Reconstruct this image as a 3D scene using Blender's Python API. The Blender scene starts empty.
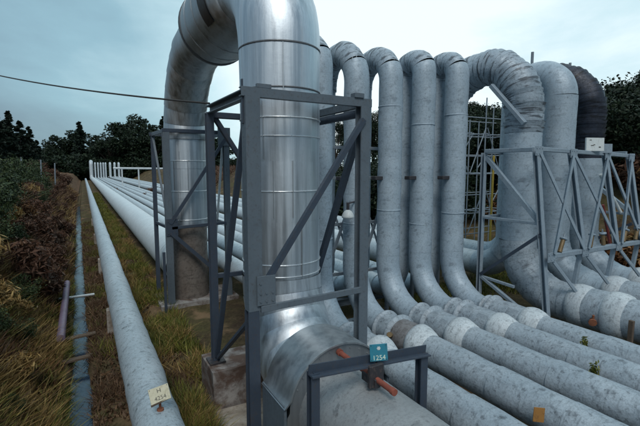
import bpy, math, random
import numpy as np
from mathutils import Vector, Matrix, noise as mnoise

random.seed(7); rng = np.random.default_rng(11)
scene = bpy.context.scene
COL = scene.collection
PI = math.pi

# ------------------------------------------------------------------ objects
def setp(o, label=None, cat=None, group=None, kind=None):
    if label: o['label'] = label
    if cat: o['category'] = cat
    if group: o['group'] = group
    if kind: o['kind'] = kind
    return o

def thing(name, label, cat, loc=(0, 0, 0), group=None):
    o = bpy.data.objects.new(name, None); COL.objects.link(o)
    o.location = loc; o.empty_display_size = .2
    return setp(o, label, cat, group)

class MB:
    """collects geometry in world space and links it as ONE mesh object"""
    def __init__(s): s.v = []; s.f = []; s.uv = []; s.smooth = []
    def add(s, verts, faces, smooth=False, uvs=None):
        b = len(s.v); s.v += [tuple(p) for p in verts]
        for i, f in enumerate(faces):
            s.f.append([b + k for k in f]); s.smooth.append(smooth)
            s.uv.append(uvs[i] if uvs else [(0, 0)] * len(f))
        return s
    def extrude(s, p, q, prof, up=(0, 0, 1), smooth=False):
        p = Vector(p); q = Vector(q); z = (q - p).normalized(); u = Vector(up)
        if abs(z.dot(u)) > .98: u = Vector((0, 1, 0)) if abs(z.y) < .9 else Vector((1, 0, 0))
        x = u.cross(z).normalized(); y = z.cross(x)
        n = len(prof)
        vs = [p + x*a + y*b for a, b in prof] + [q + x*a + y*b for a, b in prof]
        fs = [[i, (i+1) % n, n + (i+1) % n, n + i] for i in range(n)]
        s.add(vs, fs, smooth)
        s.add(vs, [list(range(n))[::-1], list(range(n, 2*n))])
        return s
    def bar(s, p, q, w, h, up=(0, 0, 1)):
        c = min(w, h) * .12; a, b = w/2, h/2
        return s.extrude(p, q, [(-a+c, -b), (a-c, -b), (a, -b+c), (a, b-c), (a-c, b), (-a+c, b), (-a, b-c), (-a, -b+c)], up)
    def angle(s, p, q, w, t, up=(0, 0, 1), fx=1, fy=1):
        pr = [(0, 0), (w, 0), (w, t), (t, t), (t, w), (0, w)]
        pr = [((a - w*.35)*fx, (b - w*.35)*fy) for a, b in pr]
        if fx*fy < 0: pr = pr[::-1]
        return s.extrude(p, q, pr, up)
    def ibeam(s, p, q, w, h, t, up=(0, 0, 1)):
        a, b, c = w/2, h/2, t/2
        return s.extrude(p, q, [(-a, -b), (a, -b), (a, -b+t), (c, -b+t), (c, b-t), (a, b-t), (a, b), (-a, b), (-a, b-t), (-c, b-t), (-c, -b+t), (-a, -b+t)], up)
    def channel(s, p, q, w, h, t, up=(0, 0, 1), flip=1):
        a, b = w/2, h/2
        pr = [(-a, -b), (a, -b), (a, -b+t), (-a+t, -b+t), (-a+t, b-t), (a, b-t), (a, b), (-a, b)]
        if flip < 0: pr = [(-x, y) for x, y in pr][::-1]
        return s.extrude(p, q, pr, up)
    def rod(s, p, q, r, n=12):
        return s.extrude(p, q, [(r*math.cos(2*PI*i/n), r*math.sin(2*PI*i/n)) for i in range(n)], smooth=True)
    def box(s, lo, hi, b=.012):
        x0, y0, z0 = lo; x1, y1, z1 = hi
        b = min(b, (x1-x0)*.2, (y1-y0)*.2, (z1-z0)*.2)
        rings = []
        for z, i in ((z0, b), (z0+b, 0), (z1-b, 0), (z1, b)):
            c = b
            X0, X1, Y0, Y1 = x0+i, x1-i, y0+i, y1-i
            rings.append([(X0+c, Y0, z), (X1-c, Y0, z), (X1, Y0+c, z), (X1, Y1-c, z), (X1-c, Y1, z), (X0+c, Y1, z), (X0, Y1-c, z), (X0, Y0+c, z)])
        vs = sum(rings, []); fs = []
        for k in range(3):
            for i in range(8):
                fs.append([k*8+i, k*8+(i+1) % 8, k*8+8+(i+1) % 8, k*8+8+i])
        fs += [list(range(8))[::-1], list(range(24, 32))]
        return s.add(vs, fs)
    def tube(s, pts, rads, n=32, smooth=True, wob=0, u0=0., caps=False, ref=(1, 0, 0), tan=None):
        """continuous sweep; wob = dents"""
        pts = [Vector(p) for p in pts]; m = len(pts); vs = []; L = [u0]
        for i in range(1, m): L.append(L[-1] + (pts[i]-pts[i-1]).length)
        rf = Vector(ref)
        for i in range(m):
            t = tan[i] if tan else (pts[min(i+1, m-1)] - pts[max(i-1, 0)]).normalized()
            x = (rf - t*rf.dot(t))
            if x.length < .05: x = Vector((0, 1, 0)) - t*t.y
            x.normalize(); y = t.cross(x)
            for k in range(n):
                a = 2*PI*k/n
                d = x*math.cos(a) + y*math.sin(a); r = rads[i]
                if wob: r += wob * mnoise.noise((pts[i] + d*rads[i]) * 2.3 + Vector((7, 3, 1)))
                vs.append(pts[i] + d*r)
        fs, uv = [], []
        for i in range(m-1):
            for k in range(n):
                fs.append([i*n+k, i*n+(k+1) % n, (i+1)*n+(k+1) % n, (i+1)*n+k])
                uv.append([(L[i], k/n), (L[i], (k+1)/n), (L[i+1], (k+1)/n), (L[i+1], k/n)])
        s.add(vs, fs, smooth, uv)
        if caps: s.add(vs, [list(range(n))[::-1], list(range((m-1)*n, m*n))])
        return s
    def sheets(s, pts, r, step, n=40, over=.006, wob=0, jit=0, arcseg=None, sd=0, ref=(1, 0, 0)):
        """metal jacket in separate overlapping sheets along a dense path"""
        pts = [Vector(p) for p in pts]
        L = [0]
        for i in range(1, len(pts)): L.append(L[-1] + (pts[i]-pts[i-1]).length)
        R = random.Random(sd); tot = L[-1]
        cuts = [0]
        while cuts[-1] < tot - step*.6:
            cuts.append(cuts[-1] + step*(1 + jit*(R.random()-.5)))
        cuts[-1] = tot
        def at(l):
            for i in range(1, len(pts)):
                if L[i] >= l - 1e-9:
                    k = (l-L[i-1])/max(L[i]-L[i-1], 1e-9); return pts[i-1].lerp(pts[i], k)
            return pts[-1]
        for a, b in zip(cuts[:-1], cuts[1:]):
            inner = [l for l in L if a + .02 < l < b - .02]
            if arcseg: inner = inner[::arcseg]
            ls = [a] + inner + [b + (.012 if b < tot else 0)]
            o = over*(.6 + .8*R.random())
            pp = [at(min(l, tot)) for l in ls]
            if (pp[-1]-pp[-2]).length < 1e-4: pp = pp[:-1]; ls = ls[:-1]
            m = len(pp)
            tg = [(at(min(l+.03, tot)) - at(max(l-.03, 0))).normalized() for l in ls]
            s.tube(pp, [r + o*(i/(m-1)) - over*.3 for i in range(m)], n, True, wob, a, ref=ref, tan=tg)
        return s
    def ring(s, c, t, r0, r1, w, n=36, rnd=.35):
        """a band round an axis, c centre, t axis"""
        t = Vector(t).normalized(); c = Vector(c)
        ks = [(-.5, r0), (-.5, r0+(r1-r0)*(1-rnd)), (-.5+rnd*.5, r1), (.5-rnd*.5, r1), (.5, r0+(r1-r0)*(1-rnd)), (.5, r0)]
        return s.tubeax([c + t*(k*w) for k, _ in ks], [q for _, q in ks], t, n)
    def tubeax(s, pts, rads, t, n=36, smooth=True):
        t = Vector(t).normalized(); x = Vector((1, 0, 0)) - t*t.x
        if x.length < .1: x = Vector((0, 1, 0)) - t*t.y
        x.normalize(); y = t.cross(x); vs = []; m = len(pts)
        for i in range(m):
            for k in range(n):
                a = 2*PI*k/n; vs.append(pts[i] + (x*math.cos(a) + y*math.sin(a))*rads[i])
        fs = [[i*n+k, i*n+(k+1) % n, (i+1)*n+(k+1) % n, (i+1)*n+k] for i in range(m-1) for k in range(n)]
        uv = [[(i*.1, k/n)]*4 for i in range(m-1) for k in range(n)]
        return s.add(vs, fs, smooth, uv)
    def build(s, name, mat, parent=None, kind=None):
        me = bpy.data.meshes.new(name)
        org = parent.matrix_basis.translation if parent else Vector((0, 0, 0))
        if parent and parent.parent: org = org + parent.parent.matrix_basis.translation
        ox, oy, oz = org
        me.from_pydata([(x-ox, y-oy, z-oz) for x, y, z in s.v], [], s.f)
        ul = me.uv_layers.new(name='UVMap')
        flat = [c for f in s.uv for p in f for c in p]
        ul.data.foreach_set('uv', flat)
        me.polygons.foreach_set('use_smooth', s.smooth)
        me.materials.append(mat); me.update()
        o = bpy.data.objects.new(name, me); COL.objects.link(o)
        if parent: o.parent = parent
        if kind: o['kind'] = kind
        return o

def bolts(mb, pts, nrm, r=.014, h=.014):
    for p in pts: mb.rod(p, Vector(p)+Vector(nrm)*h, r, 6)
    return mb
def solo(name, mb, mat, label, cat, group=None, kind=None):
    return setp(mb.build(name, mat), label, cat, group, kind)

def copy_tree(o, parent=None):
    c = o.copy(); COL.objects.link(c)
    if parent: c.parent = parent
    for ch in list(o.children): copy_tree(ch, c)
    return c

# ------------------------------------------------------------------ materials
class N:
    def __init__(s, name):
        s.m = bpy.data.materials.new(name); s.m.use_nodes = True
        s.t = s.m.node_tree; s.b = s.t.nodes['Principled BSDF']
    def n(s, typ, **kw):
        nd = s.t.nodes.new(typ)
        for k, v in kw.items():
            if k in nd.inputs.keys(): nd.inputs[k].default_value = v
            else: setattr(nd, k, v)
        return nd
    def l(s, a, b): s.t.links.new(a, b)
    def coord(s, kind='Object', scale=(1, 1, 1)):
        tc = s.n('ShaderNodeTexCoord'); mp = s.n('ShaderNodeMapping')
        mp.inputs['Scale'].default_value = scale
        s.l(tc.outputs[kind], mp.inputs['Vector']); return mp.outputs['Vector']
    def noise(s, vec, scale, detail=6, rough=.6, dist=0.):
        nd = s.n('ShaderNodeTexNoise'); nd.inputs['Scale'].default_value = scale
        nd.inputs['Detail'].default_value = detail; nd.inputs['Roughness'].default_value = rough
        nd.inputs['Distortion'].default_value = dist
        s.l(vec, nd.inputs['Vector']); return nd.outputs['Fac']
    def ramp(s, fac, stops):
        r = s.n('ShaderNodeValToRGB'); e = r.color_ramp.elements
        while len(e) < len(stops): e.new(.5)
        for el, (p, c) in zip(e, stops):
            el.position = p; el.color = (c, c, c, 1) if isinstance(c, (int, float)) else (*c, 1)
        s.l(fac, r.inputs['Fac']); return r.outputs['Color']
    def mix(s, fac, a, b, blend='MIX'):
        m = s.n('ShaderNodeMix', data_type='RGBA', blend_type=blend)
        for sock, v in ((m.inputs[0], fac), (m.inputs[6], a), (m.inputs[7], b)):
            if isinstance(v, (int, float)): sock.default_value = v
            elif isinstance(v, tuple): sock.default_value = (*v, 1)
            else: s.l(v, sock)
        return m.outputs[2]
    def bump(s, h, strength=.3, dist=.02):
        b = s.n('ShaderNodeBump'); b.inputs['Strength'].default_value = strength
        b.inputs['Distance'].default_value = dist
        s.l(h, b.inputs['Height']); s.l(b.outputs['Normal'], s.b.inputs['Normal'])
    def col(s, c):
        if isinstance(c, tuple): s.b.inputs['Base Color'].default_value = (*c, 1)
        else: s.l(c, s.b.inputs['Base Color'])
    def set(s, rough=.6, metal=0., spec=.5):
        for k, v in (('Roughness', rough), ('Metallic', metal), ('Specular IOR Level', spec)):
            if isinstance(v, (int, float)): s.b.inputs[k].default_value = v
            else: s.l(v, s.b.inputs[k])
        return s

def m_alu(name='bright_cladding', tint=(.62, .68, .72), r=(.22, .5), dirt=.35):
    m = N(name); o = m.coord('Object')
    st = m.noise(m.coord('Object', (5, 5, .12)), 1.6, 5, .65)
    fine = m.noise(o, 9, 8, .7)
    drip = m.noise(m.coord('Object', (5, 5, .35)), 2.2, 6, .7)
    c = m.mix(m.ramp(drip, [(.48, 0.), (.72, dirt)]), tint, (.28, .29, .30))
    c = m.mix(m.ramp(st, [(.36, .38), (.56, 0.)]), c, (.22, .25, .28))
    c = m.mix(m.ramp(fine, [(.55, 0.), (.75, .25)]), c, (.45, .5, .54))
    m.col(c)
    m.set(m.ramp(st, [(.3, r[0]), (.7, r[1])]), .92)
    h = m.mix(.35, m.noise(m.coord('Object', (.7, .7, 1.6)), 1.3, 3, .5), fine)
    m.bump(h, .22, .03)
    return m.m

def m_lag(name, base=(.40, .45, .48), dark=(.10, .115, .13), pale=(.58, .63, .65), cover=.55, metal=.15, bs=.45, rings=0, sp=.45):
    """weathered painted lagging: mottled patches, cracks and stains"""
    m = N(name); o = m.coord('Object')
    big = m.noise(o, 1.3, 7, .65, .2); mid = m.noise(o, 7.5, 9, .66); fin = m.noise(o, 34, 6, .75)
    c = m.mix(m.ramp(big, [(.32, .1), (.68, 1.)]), base, pale)
    sn = m.noise(o, 15, 8, .74)
    c = m.mix(m.ramp(sn, [(.55, 0.), (.64, sp)]), c, dark)
    c = m.mix(m.ramp(mid, [(cover-.05, 0.), (cover+.14, .45)]), c, dark)
    ro = m.noise(m.coord('UV', (9, 1.3, 1)), 2.0, 5, .7); c = m.mix(m.ramp(ro, [(.56, 0.), (.70, .45)]), c, tuple(k*1.2 for k in dark))
    c = m.mix(m.ramp(fin, [(.46, 0.), (.74, .5)]), c, dark)
    pt = m.noise(o, 3.1, 9, .74, .2)
    c = m.mix(m.ramp(pt, [(.63, 0.), (.68, .6)]), c, tuple(k*.75 for k in dark))
    dr = m.noise(m.coord('UV', (5 if rings else 2.2, 1.6 if rings else 2.2, 1)), 2.4, 4 if rings else 6, .6)
    k_ = .52 if rings else .60
    c = m.mix(m.ramp(dr, [(k_, 0.), (k_+.07, .8 if rings else .4)]), c, tuple(k*.6 for k in dark))
    m.col(c)
    m.set(m.ramp(mid, [(.3, .32), (.7, .72)]), metal)
    h = m.mix(.5, mid, fin)
    if rings: h = m.mix(.4, h, dr)
    m.bump(h, bs, .02)
    return m.m

def m_paint(name, base, worn=(.16, .12, .10), amt=.5, rough=.55, metal=0., pale=None):
    m = N(name); o = m.coord('Object')
    a = m.noise(o, 3.2, 8, .7); b = m.noise(o, 22, 6, .65)
    c = m.mix(m.ramp(a, [(.3, 0.), (.7, .55)]), base, pale or tuple(x*1.5 for x in base))
    c = m.mix(m.ramp(b, [(.54, 0.), (.70, amt)]), c, worn)
    k3 = m.noise(m.coord('Object', (6, 6, 1.1)), 2.4, 7, .75); c = m.mix(m.ramp(k3, [(.58, 0.), (.66, amt)]), c, worn)
    m.col(c); m.set(m.ramp(b, [(.3, rough-.12), (.7, rough+.15)]), metal); m.bump(b, .15, .01)
    return m.m

def m_rust(name='rust', a=(.16, .06, .035), b=(.32, .12, .06)):
    m = N(name); o = m.coord('Object'); n1 = m.noise(o, 7, 9, .7)
    m.col(m.mix(m.ramp(n1, [(.3, 0.), (.7, 1.)]), a, b)); m.set(.85); m.bump(n1, .4, .01); return m.m

def m_concrete(name='concrete', a=(.22, .19, .16), b=(.42, .40, .37), stain=(.10, .07, .05)):
    m = N(name); o = m.coord('Object'); n1 = m.noise(o, 1.8, 8, .65, .5); n2 = m.noise(o, 14, 8, .7)
    c = m.mix(m.ramp(n1, [(.42, 0.), (.58, 1.)]), a, b)
    c = m.mix(m.ramp(n2, [(.5, 0.), (.75, .7)]), c, stain)
    m.col(c); m.set(.9); m.bump(n2, .5, .02); return m.m

def m_leaf(name, cols, rough=.6, scale=1.3):
    m = N(name); g = m.n('ShaderNodeNewGeometry')
    n1 = m.noise(m.coord('Object'), scale, 4, .6)
    ad = m.n('ShaderNodeMath', operation='MULTIPLY_ADD'); ad.inputs[1].default_value = .55; m.l(g.outputs['Random Per Island'], ad.inputs[0])
    sb = m.n('ShaderNodeMath', operation='MULTIPLY'); sb.inputs[1].default_value = .45; m.l(n1, sb.inputs[0]); m.l(sb.outputs[0], ad.inputs[2])
    k = len(cols)
    m.col(m.ramp(ad.outputs[0], [(.12 + .76*i/(k-1), c) for i, c in enumerate(cols)]))
    m.set(rough, 0, .25); return m.m

M = {}
M['alu'] = m_alu('bright_cladding', (.70, .77, .82), (.36, .60), .3)
M['alu_dull'] = m_alu('dull_cladding', (.54, .58, .60), (.32, .6), .55)
M['strap'] = m_paint('strap_metal', (.62, .66, .68), (.3, .3, .3), .4, .35, .7)
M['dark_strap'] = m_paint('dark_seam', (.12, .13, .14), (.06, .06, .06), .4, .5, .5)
M['lag'] = m_lag('lagging', (.32, .415, .49), (.12, .15, .18), (.45, .55, .625), .57, sp=.25)
M['lag_run'] = m_lag('lagging_run', (.30, .375, .435), (.075, .09, .105), (.50, .575, .63), .54, bs=.8)
M['lag_rib'] = m_lag('wrapped_lagging', (.31, .395, .465), (.08, .095, .115), (.45, .54, .61), .56, bs=.7, rings=1)
M['lag_dark'] = m_lag('tarred_wrapping', (.022, .028, .042), (.010, .012, .016), (.055, .07, .105), .5, bs=.9, rings=1)
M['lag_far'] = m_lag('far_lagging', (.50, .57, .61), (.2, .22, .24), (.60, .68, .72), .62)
M['lag_brown'] = m_lag('stained_joint', (.20, .19, .19), (.07, .06, .055), (.32, .33, .34), .52, bs=.6)
M['collar'] = m_lag('white_plaster', (.43, .50, .545), (.13, .15, .17), (.66, .73, .76), .56, 0, .8)
M['frame'] = m_paint('dark_blue_steel', (.036, .052, .078), (.075, .06, .05), .5, .5, 0, (.062, .084, .115))
M['frame_grey'] = m_paint('grey_steel', (.095, .125, .152), (.07, .06, .052), .5, .5, 0, (.145, .18, .21))
M['truss'] = m_paint('pale_blue_steel', (.22, .285, .34), (.10, .10, .11), .45, .5, 0, (.32, .40, .46))
M['rack'] = m_paint('galvanised_steel', (.20, .245, .29), (.08, .08, .08), .45, .5, .2, (.3, .36, .4))
M['pale'] = m_paint('pale_galvanised', (.55, .60, .62), (.3, .3, .3), .3, .45, .3)
M['rust'] = m_rust(); M['redrod'] = m_rust('red_oxide', (.17, .05, .035), (.34, .095, .06))
M['concrete'] = m_concrete(); M['plinth'] = m_concrete('stained_concrete', (.10, .065, .05), (.30, .29, .28), (.05, .035, .03))
M['slab'] = m_concrete('weathered_slab', (.27, .235, .19), (.40, .37, .32), (.13, .10, .07))
M['dark'] = m_paint('dark_metal', (.03, .03, .035))
M['teal'] = m_paint('teal_enamel', (.03, .22, .31), (.03, .1, .14), .3, .4, 0, (.04, .27, .37))
M['cream'] = m_paint('cream_enamel', (.50, .47, .33), (.28, .24, .15), .4, .5, 0, (.55, .52, .38))
M['ink'] = m_paint('black_lettering', (.05, .05, .04)); M['whiteink'] = m_paint('white_lettering', (.62, .74, .62))
M['white'] = m_paint('white_enamel', (.62, .68, .68), (.3, .3, .28), .4, .4, 0, (.75, .8, .8))
M['orange'] = m_paint('orange_plate', (.30, .14, .035), (.12, .05, .02), .6, .6, 0, (.38, .2, .05))
M['yellow'] = m_paint('yellow_paint', (.42, .30, .05), (.2, .12, .03), .4)
M['hanger'] = m_paint('brass_brown', (.17, .12, .06), (.07, .05, .03), .5, .5, .3)
M['purple'] = m_paint('mauve_pipe', (.15, .115, .17), (.08, .05, .06), .4, .5, 0, (.22, .17, .25))
M['wood'] = m_paint('old_timber', (.10, .075, .055), (.04, .03, .02), .6, .9)
M['cable'] = m_paint('cable_rubber', (.035, .032, .03), (.02, .02, .02), .2, .6)

g = N('soil_and_turf'); o = g.coord('Object')
n1 = g.noise(o, .45, 8, .65, .4); n2 = g.noise(o, 2.3, 9, .7); n3 = g.noise(o, 14, 8, .72)
c = g.mix(g.ramp(n1, [(.38, 0.), (.62, 1.)]), (.075, .05, .034), (.10, .09, .038))
c = g.mix(g.ramp(n2, [(.48, 0.), (.68, .8)]), c, (.17, .125, .07))
c = g.mix(g.ramp(n3, [(.45, 0.), (.7, .75)]), c, (.018, .014, .010))
n4 = g.noise(o, .8, 5, .6); c = g.mix(g.ramp(n4, [(.55, 0.), (.66, .8)]), c, (.26, .17, .10))
sx_ = g.n('ShaderNodeSeparateXYZ'); g.l(o, sx_.inputs[0])
bk_ = g.n('ShaderNodeMath', operation='LESS_THAN'); g.l(sx_.outputs['X'], bk_.inputs[0]); bk_.inputs[1].default_value = -1.0
c = g.mix(g.mix(bk_.outputs[0], (0, 0, 0), g.ramp(n2, [(.35, .9), (.62, .25)])), c, (.145, .07, .042))
g.col(c); g.set(.95, 0, .15); g.bump(g.mix(.5, n2, n3), 1., .08); M['ground'] = g.m

w = N('ditch_water'); w.col((.015, .03, .055)); w.set(.10, 0, .6)
w.bump(w.noise(w.coord('Object', (1, .6, 1)), 4.5, 5, .65), .22, .03); M['water'] = w.m

M['fir'] = m_leaf('fir_needles', [(.006, .014, .011), (.012, .024, .016), (.022, .040, .023)], .7, .5)
M['fol'] = m_leaf('dark_leaves', [(.005, .012, .007), (.011, .023, .012), (.028, .048, .020)], .6, .35)
M['shrub'] = m_leaf('shrub_leaves', [(.016, .030, .014), (.036, .060, .024), (.085, .11, .04)])
M['bracken'] = m_leaf('dead_bracken', [(.045, .024, .016), (.10, .052, .034), (.175, .105, .065)])
M['gold'] = m_leaf('dry_stalks', [(.10, .062, .024), (.24, .155, .055), (.44, .31, .12)])
M['green'] = m_leaf('green_blades', [(.035, .055, .014), (.11, .125, .025), (.26, .235, .045)])
M['brown'] = m_leaf('brown_litter', [(.04, .025, .016), (.10, .06, .035), (.20, .125, .07)])
M['russet'] = m_leaf('russet_leaves', [(.07, .032, .016), (.15, .07, .03), (.25, .13, .055)])
M['bark'] = m_paint('bark', (.03, .024, .018), (.012, .01, .008), .6, .95)

# ------------------------------------------------------------------ camera, sun, sky
cam = bpy.data.cameras.new('Camera'); co = bpy.data.objects.new('Camera', cam); COL.objects.link(co)
cam.sensor_width = 36; cam.lens = 36*415/640; cam.clip_start = .05; cam.clip_end = 3000
co.location = (0, 0, 3.4); co.rotation_euler = (math.radians(90-5.916), 0, math.radians(-29.6))
scene.camera = co

SUN_EL, SUN_AZ = 50, 204          # azimuth: compass degrees from +Y towards +X
sl = bpy.data.lights.new('Sun', 'SUN'); so = bpy.data.objects.new('Sun', sl); COL.objects.link(so)
sl.energy = 1.2; sl.angle = math.radians(22); sl.color = (1, .97, .92)
az, el = math.radians(SUN_AZ), math.radians(SUN_EL)
sd = Vector((math.sin(az)*math.cos(el), math.cos(az)*math.cos(el), math.sin(el)))
so.rotation_euler = (-sd).to_track_quat('-Z', 'Y').to_euler()

W = bpy.data.worlds.new('World'); scene.world = W; W.use_nodes = True
t = W.node_tree; bg = t.nodes['Background']; bg.inputs['Strength'].default_value = .1
def wn(typ, **kw):
    nd = t.nodes.new(typ)
    for k, v in kw.items():
        if k in nd.inputs.keys(): nd.inputs[k].default_value = v
        else: setattr(nd, k, v)
    return nd
sky = wn('ShaderNodeTexSky', sky_type='NISHITA', sun_disc=False)
sky.sun_elevation = el; sky.sun_rotation = az; sky.air_density = 1.2; sky.dust_density = 3
tc = wn('ShaderNodeTexCoord')
def wdot(v):
    d = wn('ShaderNodeVectorMath', operation='DOT_PRODUCT'); d.inputs[1].default_value = Vector(v).normalized()
    t.links.new(tc.outputs['Generated'], d.inputs[0]); return d.outputs['Value']
def wramp(f, stops):
    r = wn('ShaderNodeValToRGB'); e = r.color_ramp.elements
    while len(e) < len(stops): e.new(.5)
    for q, (p, c) in zip(e, stops): q.position = p; q.color = (*c, 1) if isinstance(c, tuple) else (c, c, c, 1)
    t.links.new(f, r.inputs['Fac']); return r.outputs['Color']
def wmix(f, a, b, blend='MIX'):
    m = wn('ShaderNodeMix', data_type='RGBA', blend_type=blend)
    for s_, v in ((m.inputs[0], f), (m.inputs[6], a), (m.inputs[7], b)):
        if isinstance(v, (int, float)): s_.default_value = v
        elif isinstance(v, tuple): s_.default_value = (*v, 1)
        else: t.links.new(v, s_)
    return m.outputs[2]
mp = wn('ShaderNodeMapping'); mp.inputs['Scale'].default_value = (1, 1, 2.6); t.links.new(tc.outputs['Generated'], mp.inputs['Vector'])
nz = wn('ShaderNodeTexNoise'); nz.inputs['Scale'].default_value = 1.7; nz.inputs['Detail'].default_value = 7; nz.inputs['Roughness'].default_value = .55; nz.inputs['Distortion'].default_value = .4
t.links.new(mp.outputs['Vector'], nz.inputs['Vector'])
def wmath(op, a, b):
    m = wn('ShaderNodeMath', operation=op)
    for s_, v in zip(m.inputs, (a, b)):
        if isinstance(v, (int, float)): s_.default_value = v
        else: t.links.new(v, s_)
    return m.outputs[0]
SKYW = dict(dark=(1.5, 2.3, 2.95), mid=(5.4, 7.4, 8.0), bright=(8.5, 9.6, 9.9))
# overcast: thin bright cloud where the sun sits behind it and ahead-right, heavier cloud low on the left
glow = wdot((math.sin(math.radians(35))*.9, math.cos(math.radians(35))*.9, .42))
low = wdot((-.26, .95, .12))
f = wmath('ADD', wmath('MULTIPLY', glow, .80), wmath('MULTIPLY', wmath('SUBTRACT', nz.outputs['Fac'], .18), .75))
f = wmath('SUBTRACT', f, wramp(low, [(.74, 0.), (1., .46)]))
clouds = wramp(f, [(.34, SKYW['dark']), (.60, (2.7, 4.5, 5.3)), (.80, SKYW['mid']), (.97, SKYW['bright'])])
t.links.new(wmix(.86, sky.outputs['Color'], clouds), bg.inputs['Color'])

scene.view_settings.view_transform = 'Standard'; scene.view_settings.look = 'None'
scene.view_settings.exposure = .3; scene.view_settings.gamma = 1
scene.render.engine = 'CYCLES'

# ------------------------------------------------------------------ ground
def xd(y): return -.26 - .0095*(min(max(y, 0), 60) - 8) + .05*mnoise.noise(Vector((0, y*.55, 3))) + .03*mnoise.noise(Vector((4, y*1.9, 3)))       # centre line of the ditch
def sstep(a, b, x):
    k = min(max((x-a)/(b-a), 0), 1); return k*k*(3-2*k)
def gz(x, y):
    z = -1.05 + .10*mnoise.noise(Vector((x*.5, y*.5, 0))) + .05*mnoise.noise(Vector((x*1.9, y*1.9, 3)))
    d = x - xd(y)
    if abs(d) < .9: z -= .40*math.exp(-(abs(d)/(.20 + .05*mnoise.noise(Vector((x*3+7, y*2.3, 1)))))**4) + .16*max(0, mnoise.noise(Vector((x*2.5, y*1.3, 8)))) - .04*mnoise.noise(Vector((x*5, y*5, 8)))
    s = -.42 - d
    if s > 0:
        hgt = 3.0*sstep(-.2, 2.7, s) + .03*min(s, 30)
        z += hgt*(1 + .18*mnoise.noise(Vector((x*.45, y*.25, 5)))) + min(s, 1)*(.30*mnoise.noise(Vector((x*1.1, y*1.1, 9))) + .12*mnoise.noise(Vector((x*3.1, y*3.1, 2))))
    s = x - 17.5
    if s > 0: z += 4.6*sstep(0, 11, s) + .5*mnoise.noise(Vector((x*.3, y*.3, 2)))*min(s*.3, 1)
    return z
def axis(parts):
    r = []
    for a, b, st in parts: r += list(np.arange(a, b, st))
    return r + [parts[-1][1]]
xs = axis([(-900, -60, 140), (-60, -12, 6), (-12, -5, .6), (-5, -1.6, .2), (-1.6, .8, .07), (.8, 6, .25), (6, 32, .7), (32, 80, 6), (80, 900, 137)])
ys = axis([(-60, -4, 7), (-4, 4, 1), (4, 26, .22), (26, 60, .8), (60, 260, 8), (260, 1400, 190)])
vs = [(x, y, gz(x, y)) for y in ys for x in xs]; nx = len(xs)
fs = [[j*nx+i, j*nx+i+1, (j+1)*nx+i+1, (j+1)*nx+i] for j in range(len(ys)-1) for i in range(nx-1)]
gm = MB().add(vs, fs, True); go = gm.build('ground', M['ground'], kind='structure')
# water standing in the ditch
wv, wf = [], []
yy = list(np.arange(3, 62, .5))
for y in yy:
    for sgn in (-1, 1): wv.append((xd(y) + sgn*.30, y, -1.27))
for i in range(len(yy)-1): wf.append([2*i, 2*i+1, 2*i+3, 2*i+2])
MB().add(wv, wf).build('ditch_water', M['water'], kind='structure')

# ------------------------------------------------------------------ pipe helpers
def fillet(corners, radii, astep=9):
    C = [Vector(c) for c in corners]; out = [C[0]]; marks = []
    for i in range(1, len(C)-1):
        a = (C[i-1]-C[i]).normalized(); b = (C[i+1]-C[i]).normalized(); r = radii[i-1]
        ang = a.angle(b); tl = r/math.tan(ang/2)
        p0 = C[i] + a*tl; p1 = C[i] + b*tl
        cen = C[i] + (a+b).normalized()*(r/math.sin(ang/2))
        u = p0-cen; v = p1-cen; tot = u.angle(v); n = max(2, round(math.degrees(tot)/astep))
        arc = []
        for k in range(n+1):
            q = tot*k/n
            arc.append(cen + (u*math.sin(tot-q) + v*math.sin(q))/math.sin(tot) if abs(tot-PI) > 1e-3 else cen+u*math.cos(q))
        marks.append((len(out), len(out)+n)); out += arc
    out.append(C[-1]); return out, marks
def dens(pts, step):
    r = [pts[0]]
    for a, b in zip(pts[:-1], pts[1:]):
        n = max(1, int((b-a).length/step)); r += [a.lerp(b, k/n) for k in range(1, n+1)]
    return r
def seg(pts, i, j): return pts[i:j+1]

YFAR = 196.
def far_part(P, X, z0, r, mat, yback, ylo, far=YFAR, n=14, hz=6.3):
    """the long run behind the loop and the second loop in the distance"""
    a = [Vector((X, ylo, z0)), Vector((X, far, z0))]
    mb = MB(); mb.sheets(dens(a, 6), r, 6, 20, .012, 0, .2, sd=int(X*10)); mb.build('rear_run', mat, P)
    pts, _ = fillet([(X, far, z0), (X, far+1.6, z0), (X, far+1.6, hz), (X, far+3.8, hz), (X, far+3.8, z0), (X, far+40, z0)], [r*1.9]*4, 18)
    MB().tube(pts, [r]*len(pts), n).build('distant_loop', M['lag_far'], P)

def ring_part(name, mat, P, c, t, r0, r1, w, rnd=.35, label=None):
    o = MB().ring(c, t, r0, r1, w, rnd=rnd).build(name, mat, P)
    if label: o['label'] = label
    return o

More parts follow.
